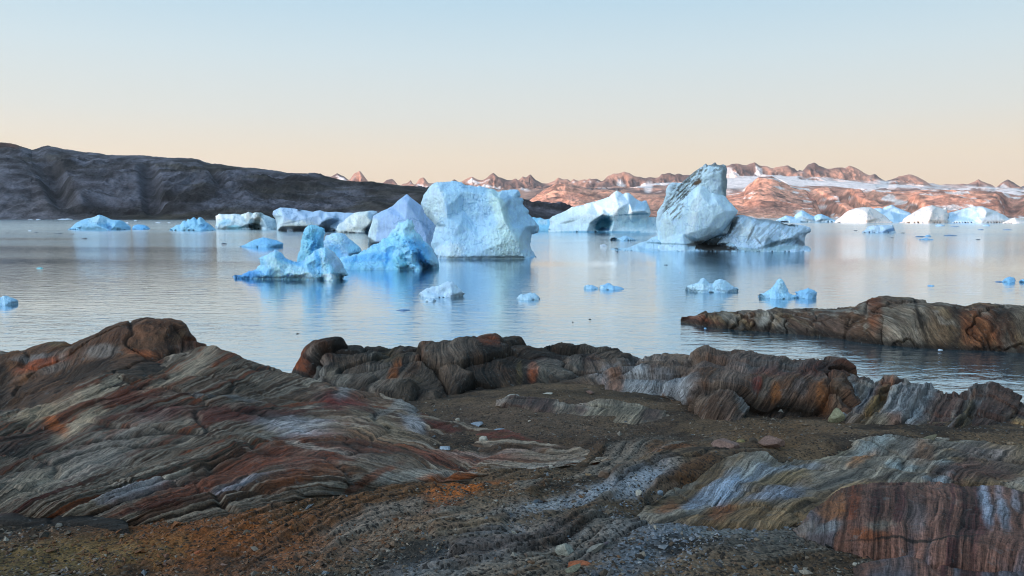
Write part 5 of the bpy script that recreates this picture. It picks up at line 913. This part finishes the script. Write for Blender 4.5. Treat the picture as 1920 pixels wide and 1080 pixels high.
    rock('rock_outcrop', 'dark lumpy weathered ridge of rock across the middle, behind the gravel hollow', 'rock', C, 1200, 300, (0.7, -0.3, 0.75), [BLK, lin((76, 62, 52)), BLK, lin((92, 84, 76)), BROWN, lin((70, 60, 50))], seed=341, lc=0.45, gr=0.5, amp=1.0, ledge=0.05, lfreq=4.0, big=0.12, bigf=0.8, crack=0.07, crackf=0.85, block=0.16, bulge=0.09,
         paint=[((577, 675, 9, 24, 10), lin((152, 84, 46)), 0.95), ((600, 655, 20, 14, 0), lin((92, 66, 50)), 0.7), ((600, 668, 16, 9, 0), lin((130, 122, 116)), 0.7), ((592, 700, 9, 22, 14), lin((146, 150, 148)), 0.9), ((620, 690, 14, 16, 40), lin((132, 128, 118)), 0.8), ((642, 702, 22, 10, -45), lin((140, 140, 134)), 0.8), ((665, 668, 36, 14, -10), lin((104, 94, 84)), 0.7), ((700, 690, 40, 20, -30), lin((110, 108, 104)), 0.75), ((738, 690, 9, 30, 15), lin((134, 84, 46)), 0.85), ((735, 655, 24, 8, 0), lin((88, 78, 50)), 0.6), ((760, 720, 30, 16, -30), lin((110, 102, 88)), 0.7), ((850, 660, 40, 12, -10), lin((110, 104, 98)), 0.7), ((870, 640, 16, 5, 0), lin((132, 74, 44)), 0.8), ((915, 645, 18, 8, 0), lin((120, 70, 48)), 0.8), ((1000, 690, 10, 16, 0), lin((160, 88, 50)), 0.85), ((975, 690, 6, 26, 0), OLV, 0.7), ((1020, 700, 10, 16, 0), lin((110, 112, 106)), 0.7), ((950, 715, 8, 14, 0), lin((130, 110, 90)), 0.7), ((1130, 700, 34, 16, 20), lin((126, 116, 110)), 0.75), ((1140, 722, 12, 20, 20), lin((140, 92, 52)), 0.8), ((1060, 670, 60, 8, 4), lin((72, 56, 56)), 0.6), ((870, 720, 140, 12, -8), BLK, 0.6), ((1200, 710, 70, 30, 0), lin((140, 156, 172)), 0.9), ((1240, 690, 60, 14, 0), lin((140, 124, 108)), 0.5)])
    # ---- bluish and brown ridge right of centre
    crest = [(1130, 700), (1160, 684), (1190, 680), (1200, 674), (1225, 671), (1240, 671), (1262, 671), (1290, 673), (1296, 664), (1310, 657), (1322, 657), (1345, 663), (1365, 665), (1400, 668), (1440, 670), (1480, 672), (1510, 675), (1545, 680), (1575, 684), (1584, 690), (1587, 700), (1589, 716), (1600, 740), (1620, 765)]
    base = [(1130, 738), (1160, 748), (1200, 753), (1250, 758), (1290, 766), (1300, 796), (1330, 812), (1370, 817), (1385, 812), (1395, 796), (1430, 790), (1462, 780), (1500, 785), (1540, 792), (1580, 800), (1620, 806)]
    u0, u1 = 1130, 1620; yf = [(u0, 11.2), (1280, 10.4), (1310, 9.0), (1380, 8.8), (1400, 9.4), (1500, 9.6), (u1, 8.8)]; yc = [(u0, 12.6), (1300, 12.8), (1500, 12.4), (u1, 11.0)]
    def ym3(k):
        us = np.array([u0, 1280, 1310, 1380, 1400, 1500, u1]); a = np.interp(us, *zip(*yf)); b = np.interp(us, *zip(*yc)); return list(zip(us, a * (1 - k) + b * k))
    C = [curve([(u, v + 18) for u, v in base], [(u, y - 0.1) for u, y in yf]), curve(base, yf), curve(lerpc(base, crest, 0.3), ym3(0.06)), curve(lerpc(base, crest, 0.6), ym3(0.2)), curve(lerpc(base, crest, 0.8), ym3(0.5)), curve(lerpc(base, crest, 0.93), ym3(0.78)), curve(crest, yc), curve([(u0, 2.6), (u1, 2.8)], [(u0, 15.5), (u1, 14.5)], True), curve([(u0, W), (u1, W)], 19, True)]
    rock('rock_outcrop', 'smooth-topped brown ridge right of centre with a bluish-white face at its left end', 'rock', C, 1000, 380, S_slant(0.7, 0.0070), [BLK, BROWN, lin((108, 98, 92)), BROWN, lin((120, 112, 104)), BLK], seed=351, lc=0.3, gr=0.4, amp=1.0, ledge=0.05, lfreq=4.0, big=0.10, bigf=0.8, crack=0.07, crackf=0.7, block=0.10, bulge=0.03, bfreq=2.4,
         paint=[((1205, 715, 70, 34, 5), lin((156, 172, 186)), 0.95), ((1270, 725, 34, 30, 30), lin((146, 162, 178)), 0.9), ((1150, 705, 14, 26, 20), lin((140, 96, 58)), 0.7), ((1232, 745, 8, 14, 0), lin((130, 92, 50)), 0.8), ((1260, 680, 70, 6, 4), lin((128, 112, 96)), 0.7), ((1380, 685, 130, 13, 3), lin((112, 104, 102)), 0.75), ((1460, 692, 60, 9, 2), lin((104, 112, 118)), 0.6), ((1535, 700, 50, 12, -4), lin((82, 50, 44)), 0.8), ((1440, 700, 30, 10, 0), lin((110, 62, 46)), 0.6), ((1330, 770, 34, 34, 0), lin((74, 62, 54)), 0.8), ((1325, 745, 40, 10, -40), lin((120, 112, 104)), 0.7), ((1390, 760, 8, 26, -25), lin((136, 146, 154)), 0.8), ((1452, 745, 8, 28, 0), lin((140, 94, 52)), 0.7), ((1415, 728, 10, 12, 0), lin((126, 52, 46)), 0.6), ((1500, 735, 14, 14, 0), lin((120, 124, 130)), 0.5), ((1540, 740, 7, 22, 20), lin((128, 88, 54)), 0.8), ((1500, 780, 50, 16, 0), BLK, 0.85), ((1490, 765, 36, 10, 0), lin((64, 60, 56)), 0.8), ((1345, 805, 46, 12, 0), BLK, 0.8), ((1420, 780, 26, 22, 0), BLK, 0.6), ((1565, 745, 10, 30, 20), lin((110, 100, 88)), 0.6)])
    # ---- tilted banded block at right
    crest = [(1558, 800), (1562, 760), (1574, 735), (1582, 715), (1588, 706), (1596, 704), (1608, 706), (1613, 711), (1622, 709), (1636, 713), (1645, 722), (1647, 727), (1650, 716), (1655, 711), (1675, 711), (1690, 716), (1705, 721), (1730, 723), (1760, 721), (1785, 725), (1810, 731), (1826, 727), (1845, 726), (1870, 732), (1890, 740), (1905, 748), (1914, 756), (1916, 768), (1924, 772), (1960, 775), (2060, 770), (2700, 790)]
    base = [(1558, 802), (1590, 806), (1620, 812), (1650, 818), (1700, 821), (1760, 820), (1810, 822), (1850, 824), (1900, 830), (1920, 832), (2000, 838), (2700, 845)]
    u0, u1 = 1558, 2700; yf = [(u0, 9.0), (1700, 8.35), (u1, 8.0)]; yc = [(u0, 9.6), (1600, 11.2), (1750, 11.4), (1900, 10.8), (u1, 10.4)]
    def ym4(k):
        us = np.array([u0, 1600, 1700, 1750, 1900, u1]); a = np.interp(us, *zip(*yf)); b = np.interp(us, *zip(*yc)); return list(zip(us, a * (1 - k) + b * k))
    C = [curve([(u, v + 18) for u, v in base], [(u, y - 0.1) for u, y in yf]), curve(base, yf), curve(lerpc(base, crest, 0.42), ym4(0.12)), curve(lerpc(base, crest, 0.55), ym4(0.3)), curve(lerpc(base, crest, 0.88), ym4(0.8)), curve(crest, yc), curve([(u0, 2.8), (u1, 2.8)], [(u0, 13), (u1, 13)], True), curve([(u0, W), (u1, W)], 19, True)]
    rock('rock_outcrop', 'tilted jointed rock block at right, cut into slanting pale, purple and brown bands', 'rock', C, 1250, 320, S_slant(0.85, 0.0065), [BLK, lin((96, 78, 70)), lin((134, 136, 140)), lin((92, 74, 70)), lin((120, 112, 106)), lin((84, 64, 58)), BLK], seed=361, tint=(1.09, 1.0, 0.90), amp=1.0, ledge=0.19, lfreq=3.0, big=0.07, bigf=0.8, crack=0.06, crackf=0.8, bfreq=2.8, block=0.05,
         paint=[((1700, 755, 60, 28, -45), lin((140, 150, 160)), 0.75), ((1590, 750, 13, 34, 14), lin((158, 174, 188)), 0.9), ((1625, 745, 12, 40, 25), lin((96, 104, 116)), 0.8), ((1665, 728, 14, 14, 40), lin((140, 88, 56)), 0.7), ((1640, 770, 10, 34, 35), lin((132, 108, 60)), 0.7), ((1780, 745, 40, 20, -30), lin((110, 84, 76)), 0.7), ((1870, 750, 46, 16, 15), lin((90, 68, 58)), 0.7), ((1850, 790, 60, 30, 10), lin((66, 50, 46)), 0.8), ((1810, 780, 12, 34, 20), lin((80, 72, 46)), 0.7), ((1650, 800, 40, 14, 10), lin((130, 124, 108)), 0.7), ((1720, 812, 30, 7, 0), BLK, 0.9), ((1910, 800, 10, 24, -20), lin((176, 150, 110)), 0.8), ((1680, 795, 14, 16, 0), lin((140, 108, 96)), 0.6)])
    # ---- low pale slab in the hollow
    crest = [(930, 752), (960, 742), (985, 746), (1010, 750), (1040, 752), (1075, 757), (1100, 756), (1125, 750), (1150, 751), (1180, 757), (1215, 765), (1250, 770), (1275, 778), (1295, 790), (1310, 800)]
    base = [(930, 754), (985, 762), (1020, 774), (1060, 781), (1100, 788), (1150, 792), (1200, 800), (1250, 806), (1310, 806)]
    C = [curve([(u, v + 10) for u, v in base], [(930, 9.6), (1310, 8.3)]), curve(base, [(930, 9.7), (1310, 8.4)]), curve(lerpc(base, crest, 0.6), [(930, 10.0), (1310, 8.9)]), curve(crest, [(930, 10.5), (1310, 9.5)]), curve([(930, 768), (1310, 812)], [(930, 11.4), (1310, 10.4)])]
    rock('rock_outcrop', 'low rounded slab with pale and purple-brown diagonal bands, in the gravel hollow', 'rock', C, 500, 90, S_slant(0.7, 0.0065), [lin((90, 78, 72)), lin((128, 122, 110)), lin((92, 78, 74)), lin((138, 136, 124)), lin((84, 72, 66))], seed=371, amp=0.6, ledge=0.06, lfreq=2.5, bfreq=1.4,
         paint=[((1140, 770, 50, 14, 5), lin((136, 138, 128)), 0.7), ((1055, 766, 18, 14, 20), lin((146, 140, 130)), 0.85), ((1010, 760, 26, 12, 10), lin((84, 68, 68)), 0.8), ((1090, 768, 12, 14, 30), lin((90, 74, 74)), 0.8), ((965, 755, 20, 8, 0), lin((104, 96, 92)), 0.7), ((1250, 790, 30, 12, 20), lin((120, 108, 104)), 0.6)])
    # ---- bluish-white folded slabs, right foreground
    crest = [(1200, 975), (1215, 950), (1240, 930), (1262, 915), (1300, 905), (1335, 880), (1370, 868), (1420, 858), (1470, 862), (1520, 858), (1560, 838), (1600, 824), (1640, 820), (1700, 818), (1770, 818), (1850, 824), (1920, 832), (2000, 840), (2700, 850)]
    base = [(1200, 978), (1240, 984), (1300, 982), (1340, 978), (1400, 988), (1450, 990), (1490, 985), (1540, 965), (1600, 935), (1660, 912), (1720, 905), (1800, 905), (1900, 915), (2700, 925)]
    u0, u1 = 1200, 2700; yf = [(u0, 4.72), (1450, 4.62), (1600, 5.2), (1750, 5.7), (u1, 5.8)]; yc = [(u0, 4.8), (1300, 6.0), (1450, 6.8), (1600, 7.8), (u1, 8.0)]
    def ym5(k):
        us = np.array([u0, 1300, 1450, 1600, 1750, u1]); a = np.interp(us, *zip(*yf)); b = np.interp(us, *zip(*yc)); return list(zip(us, a * (1 - k) + b * k))
    C = [curve([(u, v + 22) for u, v in base], [(u, y - 0.04) for u, y in yf]), curve(base, yf), curve(lerpc(base, crest, 0.25), ym5(0.14)), curve(lerpc(base, crest, 0.6), ym5(0.5)), curve(lerpc(base, crest, 0.88), ym5(0.82)), curve(crest, yc), curve([(u0, 1010), (1450, 900), (1700, 850), (u1, 880)], [(u, y + 0.9) for u, y in yc])]
    rock('rock_outcrop', 'low folded slabs with bluish-white and tan bands, right foreground above the gravel', 'rock', C, 1250, 320, S_fold, [lin((118, 108, 100)), BLUEG, TAN, GREY, lin((98, 82, 76)), lin((140, 150, 158))], seed=381, tint=(1.08, 1.0, 0.90), dim=0.95, gr=0.9, amp=0.75, ledge=0.045, lfreq=3.5, bfreq=2.2, big=0.07, bigf=0.9, crack=0.035,
         paint=[((1370, 912, 62, 16, -22), lin((150, 172, 200)), 0.95), ((1310, 935, 34, 14, -30), lin((140, 160, 186)), 0.9), ((1460, 930, 50, 16, -10), lin((150, 168, 196)), 0.85), ((1250, 955, 26, 14, -40), lin((136, 92, 62)), 0.85), ((1350, 960, 26, 18, -20), lin((158, 104, 70)), 0.85), ((1460, 885, 80, 6, -4), lin((150, 162, 176)), 0.9), ((1450, 900, 60, 9, -10), lin((140, 124, 96)), 0.8), ((1420, 975, 60, 10, 5), lin((150, 124, 92)), 0.7), ((1640, 835, 50, 12, -25), lin((144, 158, 164)), 0.85), ((1560, 850, 34, 14, -30), lin((140, 138, 122)), 0.8), ((1620, 858, 30, 8, -30), lin((160, 110, 66)), 0.8), ((1730, 850, 26, 26, 10), lin((140, 104, 80)), 0.75), ((1700, 872, 36, 8, 8), lin((146, 164, 172)), 0.9), ((1770, 870, 20, 12, 0), lin((140, 158, 164)), 0.85), ((1700, 830, 20, 16, -20), lin((120, 118, 116)), 0.7), ((1840, 845, 60, 16, 4), lin((128, 122, 126)), 0.7), ((1830, 885, 90, 22, 0), lin((90, 66, 64)), 0.85), ((1560, 908, 60, 8, -20), lin((84, 90, 92)), 0.7), ((1720, 893, 80, 6, -6), lin((60, 54, 56)), 0.8), ((1920, 870, 60, 10, 0), lin((100, 90, 84)), 0.6)])
    # ---- red-brown striped dome, lower right corner
    crest = [(1478, 1000), (1500, 985), (1520, 960), (1545, 940), (1575, 915), (1610, 902), (1650, 898), (1700, 897), (1760, 897), (1800, 903), (1850, 908), (1920, 916), (2000, 930), (2200, 962), (2700, 1040)]
    base = [(1478, 1002), (1520, 1003), (1560, 1002), (1600, 1012), (1620, 1022), (1700, 1040), (1760, 1052), (1830, 1060), (1920, 1068), (2700, 1080)]
    u0, u1 = 1478, 2700; yf = [(u0, 4.5), (1620, 4.1), (1800, 3.7), (u1, 3.55)]; yc = [(u0, 4.6), (1600, 5.3), (1750, 5.5), (u1, 5.4)]
    def ym6(k):
        us = np.array([u0, 1600, 1620, 1750, 1800, u1]); a = np.interp(us, *zip(*yf)); b = np.interp(us, *zip(*yc)); return list(zip(us, a * (1 - k) + b * k))
    C = [curve([(u, v + 26) for u, v in base], [(u, y - 0.04) for u, y in yf]), curve(base, yf), curve(lerpc(base, crest, 0.3), ym6(0.1)), curve(lerpc(base, crest, 0.65), ym6(0.38)), curve(lerpc(base, crest, 0.9), ym6(0.72)), curve(crest, yc), curve([(u0, 1012), (1700, 960), (u1, 990)], [(u, y + 0.8) for u, y in yc])]
    stp = [lin((112, 74, 68)), lin((140, 100, 86)), lin((92, 60, 58)), lin((130, 96, 84)), lin((108, 104, 112)), lin((86, 56, 54)), lin((132, 88, 70))]
    rock('rock_outcrop', 'red-brown dome of rock striped from top to bottom, in the lower right corner', 'rock', C, 1050, 400, S_slant(0.12, 0.0034), stp, seed=391, tint=(1.06, 1.0, 0.95), amp=0.7, ledge=0.035, lfreq=5.0, bfreq=4.5, big=0.06, bigf=0.8, crack=0.03, crackf=0.7,
         paint=[((1560, 950, 26, 30, 30), lin((168, 112, 66)), 0.8), ((1600, 940, 12, 40, 10), lin((150, 82, 50)), 0.8), ((1650, 985, 26, 14, 0), lin((146, 146, 134)), 0.6), ((1555, 985, 26, 10, -15), lin((152, 162, 170)), 0.75), ((1510, 985, 20, 14, -40), lin((110, 100, 96)), 0.8), ((1720, 965, 20, 34, 0), lin((128, 128, 134)), 0.5), ((1850, 940, 12, 38, -12), lin((150, 164, 184)), 0.85), ((1880, 950, 12, 38, -12), lin((146, 160, 178)), 0.8), ((1905, 930, 9, 24, -10), lin((150, 160, 176)), 0.6), ((1630, 1005, 34, 12, 10), lin((150, 86, 46)), 0.7), ((1730, 1010, 130, 2.5, -2), BLK, 0.9), ((1600, 890, 60, 6, 0), lin((120, 90, 70)), 0.4)])
    # second, lower striped slab along the bottom edge
    crest = [(1600, 1066), (1640, 1052), (1700, 1046), (1760, 1050), (1830, 1062), (1920, 1064), (2700, 1070)]; base = [(1600, 1150), (2700, 1190)]
    C = [curve([(1600, 1190), (2700, 1230)], 2.9), curve(base, [(1600, 3.3), (2700, 3.1)]), curve(lerpc(base, crest, 0.7), [(1600, 3.55), (2700, 3.35)]), curve(crest, [(1600, 3.9), (2700, 3.65)]), curve([(1600, 1100), (2700, 1110)], [(1600, 4.2), (2700, 3.9)])]
    rock('rock_outcrop', 'striped purple-brown rock slab cut by the bottom edge, below the red-brown dome', 'rock', C, 400, 120, S_slant(0.12, 0.0034), stp, seed=392, tint=(1.06, 1.0, 0.95), amp=0.5, ledge=0.03, lfreq=5.0, bfreq=4.5, big=0.05)
build_rocks()
# ================================================================ loose stones and gravel
def stone_mat():
    m, t, b = new_mat('loose_stone'); n = N(t); co = n.coord('Object'); c = n.attr('Col')
    f = n.noise(co, 55, 5, 0.7); k = n.remap(f, 0.3, 0.7, 0.55, 1.45); kv = n.add('ShaderNodeCombineXYZ', {0: k, 1: k, 2: k}).outputs[0]
    t.links.new(n.add('ShaderNodeVectorMath', {0: c, 1: kv}, operation='MULTIPLY').outputs[0], b.inputs['Base Color'])
    b.inputs['Roughness'].default_value = 0.85; b.inputs['Specular IOR Level'].default_value = 0.2
    t.links.new(n.bump(f, 0.8, 0.01), b.inputs['Normal']); return m
STONE = stone_mat()
def ground_point(u, v):
    P, U, V = SEDP['P'], SEDP['U'], SEDP['V']; i = np.argmin((U - u) ** 2 + (V - v) ** 2); return P.reshape(-1, 3)[i]

def stone(label, u, v, wpx, hpx, colr, seed, ang=0.0, flat=1.0, Y=None, lift=0.0):
    """angular broken stone: a ball cut by random planes, sat on the ground"""
    o = ground_point(u, v) if Y is None else at(u, v, Y); m = np.linalg.norm(o - np.array([0, 0, H])) / F
    rg = np.random.RandomState(seed); n, k = 30, 18
    T, PH = np.meshgrid(np.linspace(0, 2 * np.pi, n, endpoint=False), np.linspace(0.02, np.pi - 0.02, k), indexing='ij')
    d = np.stack([np.cos(T) * np.sin(PH), np.sin(T) * np.sin(PH), np.cos(PH)], -1); r = np.full(T.shape, 1.15)
    for _ in range(11):
        nn = rg.normal(size=3); nn /= np.linalg.norm(nn); h = rg.uniform(0.62, 0.95); dt = d @ nn; r = np.where(dt > 0.05, np.minimum(r, h / np.maximum(dt, 0.05)), r)
    P = d * (r * (1 + 0.05 * fbm(d * 4, 3, seed)))[..., None]
    P = P * np.array([wpx * m / 2, wpx * m / 2 * 0.75 * flat, hpx * m / 2]); a = math.radians(ang); x = P[..., 0].copy(); z = P[..., 2].copy()
    P[..., 0] = x * math.cos(a) - z * math.sin(a); P[..., 2] = x * math.sin(a) + z * math.cos(a)
    P = P.reshape(-1, 3) + o + np.array([0, 0, hpx * m * 0.22 + lift]); f = []
    for i in range(n):
        j = (i + 1) % n
        for q in range(k - 1): f.append((i * k + q, i * k + q + 1, j * k + q + 1, j * k + q))
    c = np.asarray(colr)[None] * (1 + 0.3 * fbm(P * 14, 3, seed + 3))[:, None] * 0.75
    ob = mesh_obj('loose_stone', P, f, STONE, col=c, smooth=False); tag(ob, label, 'stone', 'loose stones on the shore')
def build_stones():
    pl = lin((176, 172, 160)); gy = lin((130, 130, 124)); bl = lin((130, 146, 160)); tn = lin((144, 122, 94)); mv = lin((130, 108, 100)); og = lin((168, 98, 64)); gn = lin((132, 132, 108)); dk = lin((70, 62, 54))
    L = [('pale blocky stone standing out on the tail of the banded slab', 907, 826, 17, 14, pl, 0, 1), ('flat pale-blue stone on the tail of the banded slab', 834, 837, 24, 6, lin((160, 172, 182)), 0, 1), ('small cream stone on the thin white vein', 1033, 855, 12, 7, pl, 0, 1), ('small pale chip on the tan part of the banded slab', 643, 816, 15, 4, pl, -8, 1),
         ('bluish broken stone at the edge of the gravel hollow, beside the pale blocky one', 934, 815, 24, 9, bl, 10, 1), ('upright thin pale chip above the bluish broken stones', 858, 792, 6, 11, pl, 70, 1), ('bluish-white flat stone, largest of the cluster at the slab\'s edge', 888, 802, 40, 8, lin((140, 152, 164)), 12, 1), ('flat pale stone lying on the purple end of the low slab', 965, 751, 30, 7, lin((156, 156, 148)), -8, 1),
         ('whitish chips of stone below the dark middle ridge', 1025, 742, 24, 4, pl, 6, 1), ('brown rounded stone at the foot of the bluish-white face', 1105, 737, 14, 6, mv, 0, 1),
         ('rounded brown boulder in the dark grit, centre foreground', 1133, 900, 24, 16, lin((104, 88, 76)), 0, 1), ('small tan stone left of the rounded brown boulder', 1102, 896, 12, 6, tn, 0, 1), ('cream square stone left of the folded slabs', 1199, 919, 15, 11, pl, 0, 1), ('cream rounded stone just right of the square one', 1217, 929, 17, 12, lin((160, 148, 126)), 0, 1), ('small bluish stone above the cream rounded stone', 1236, 910, 12, 10, bl, 30, 1),
         ('pale angular block at the bottom centre, with slivers of rock beside it', 1062, 1037, 34, 26, lin((150, 152, 142)), -12, 1), ('orange-brown flat stone lying below the pale angular block', 1079, 1058, 50, 14, og, 6, 1), ('grey splintered stone right of the pale angular block', 1112, 1034, 44, 12, gy, 32, 0.6), ('thin purple-grey splinter behind the grey one', 1126, 1026, 30, 8, lin((104, 96, 104)), 30, 0.6), ('lowest striped splinter of rock, cut by the bottom edge', 1068, 1078, 44, 10, lin((112, 112, 96)), 28, 0.6), ('small brown round stone near the bottom edge, left of the orange-brown one', 997, 1068, 14, 11, lin((116, 92, 72)), 0, 1),
         ('mauve-brown half-buried boulder in the hollow', 1362, 838, 50, 22, mv, 0, 1), ('larger pinkish-brown half-buried boulder, rightmost in the hollow', 1447, 833, 44, 22, lin((128, 104, 94)), 0, 1), ('small dark brown stone between the two half-buried boulders', 1412, 826, 18, 12, dk, 20, 1), ('yellowish stone above the mauve-brown boulder', 1388, 824, 16, 10, lin((130, 120, 84)), 0, 1),
         ('upright grey stone below the overhang of the brown ridge', 1463, 780, 11, 16, gy, 0, 0.8), ('pale green-grey wedge of rock at the left end of the tilted block', 1570, 788, 30, 30, gn, 20, 0.8), ('thin dark slab leaning in the gap under the tilted block', 1738, 815, 36, 8, lin((100, 96, 78)), 24, 0.6), ('flat tan slab under the tilted block, right of the thin dark one', 1788, 816, 38, 8, lin((128, 116, 88)), 0, 0.8),
         ('flat dark stone at the right edge, above the red-brown dome', 1906, 866, 34, 10, lin((84, 82, 78)), 0, 1), ('paler flat stone below it at the right edge', 1908, 880, 30, 8, lin((112, 116, 118)), 0, 1), ('small orange stone in the rusty gravel, lower left', 372, 1042, 16, 9, og, 0, 1), ('pale chip in the grit below the dome', 1602, 1062, 9, 6, pl, 30, 1), ('small white pebble by the blue-grey gravel, centre right', 1388, 942, 7, 6, pl, 0, 1),
         ('cream stone in the dark grit at far left', 112, 996, 12, 7, lin((130, 126, 118)), 0, 1), ('white stick-like splinter lying in the gravel, centre', 963, 1005, 5, 12, pl, 60, 0.5)]
    for i, (l, u, v, w_, h_, c_, a_, fl) in enumerate(L): stone(l, u, v, w_, h_, c_, 700 + i, a_, fl, Y=8.9 if i == 26 else None)
build_stones()

def build_gravel():
    """uncountable chips of broken rock strewn over the ground"""
    P, U, V = SEDP['P'], SEDP['U'], SEDP['V']; ns, nk = U.shape; rg = np.random.RandomState(9); n = 52000
    i = rg.randint(1, ns - 2, n * 3); j = rg.randint(1, nk - 2, n * 3); u, v = U[i, j], V[i, j]
    ok = (v < 1110) & (v > 700) & (u > -60) & (u < 1980) & (P[i, j, 2] > 1.5)
    dens = 0.35 + 0.65 * sstep(-0.15, 0.3, fbm(np.stack([u, v * 2.5, 0 * u], -1) / 60.0, 4, 3)); dens = dens * (1 - 0.93 * SEDP['bare'][i, j]); ok &= rg.rand(len(u)) < dens
    i, j = i[ok][:n], j[ok][:n]; n = len(i); o = P[i, j] + (P[i + 1, j] - P[i, j]) * rg.rand(n)[:, None]; u, v = U[i, j], V[i, j]
    m = np.linalg.norm(o - np.array([0, 0, H]), axis=1) / F
    size = np.exp(rg.normal(0, 0.5, n)) * 0.0085 * (0.7 + 0.5 * rg.rand(n)); size = np.clip(size, 0.9 * m, 0.05)
    base = np.array([(1, 0, 0), (-1, 0, 0), (0, 1, 0), (0, -1, 0), (0, 0, 1), (0, 0, -1)], float)
    B = base[None] * (0.55 + 0.75 * rg.rand(n, 6, 1)) + rg.normal(0, 0.18, (n, 6, 3)); B[:, :, 2] *= (0.3 + 0.35 * rg.rand(n))[:, None]; B[:, :, 1] *= 0.7
    a = rg.rand(n) * 6.283; ca, sa = np.cos(a)[:, None], np.sin(a)[:, None]; X = B[:, :, 0] * ca - B[:, :, 1] * sa; Yy = B[:, :, 0] * sa + B[:, :, 1] * ca
    tl = rg.normal(0, 0.35, n)[:, None]; Z = B[:, :, 2] + X * tl
    W_ = np.stack([X, Yy, Z], -1) * size[:, None, None] + o[:, None] + np.array([0, 0, 1.0]) * (size * 0.1)[:, None, None]
    tri = np.array([(0, 2, 4), (2, 1, 4), (1, 3, 4), (3, 0, 4), (2, 0, 5), (1, 2, 5), (3, 1, 5), (0, 3, 5)]); Fc = (np.arange(n)[:, None, None] * 6 + tri[None]).reshape(-1, 3)
    pal = np.array([lin((112, 100, 86)), lin((84, 74, 64)), lin((58, 52, 46)), lin((130, 124, 114)), lin((156, 150, 138)), lin((112, 84, 62)), lin((104, 112, 118)), lin((40, 38, 34))])
    c = pal[rg.choice(8, n, p=[0.22, 0.2, 0.17, 0.14, 0.07, 0.08, 0.07, 0.05])]
    c = mix(c, lin((150, 92, 46)), 0.7 * blob(u, v, 420, 1010, 330, 55, -4, 0.6) * (rg.rand(n) < 0.8)); c = mix(c, lin((148, 162, 178)), 0.6 * np.clip(blob(u, v, 1130, 930, 170, 26, -16, 0.6) + blob(u, v, 1250, 1010, 200, 60, -8, 0.6), 0, 1) * (rg.rand(n) < 0.5))
    c = np.repeat(c * (0.5 + 0.35 * rg.rand(n, 1)), 6, axis=0)
    o_ = mesh_obj('gravel', W_.reshape(-1, 3), Fc, STONE, col=c, smooth=False, origin=(0, 5, 4)); tag(o_, kind='stuff')
build_gravel()
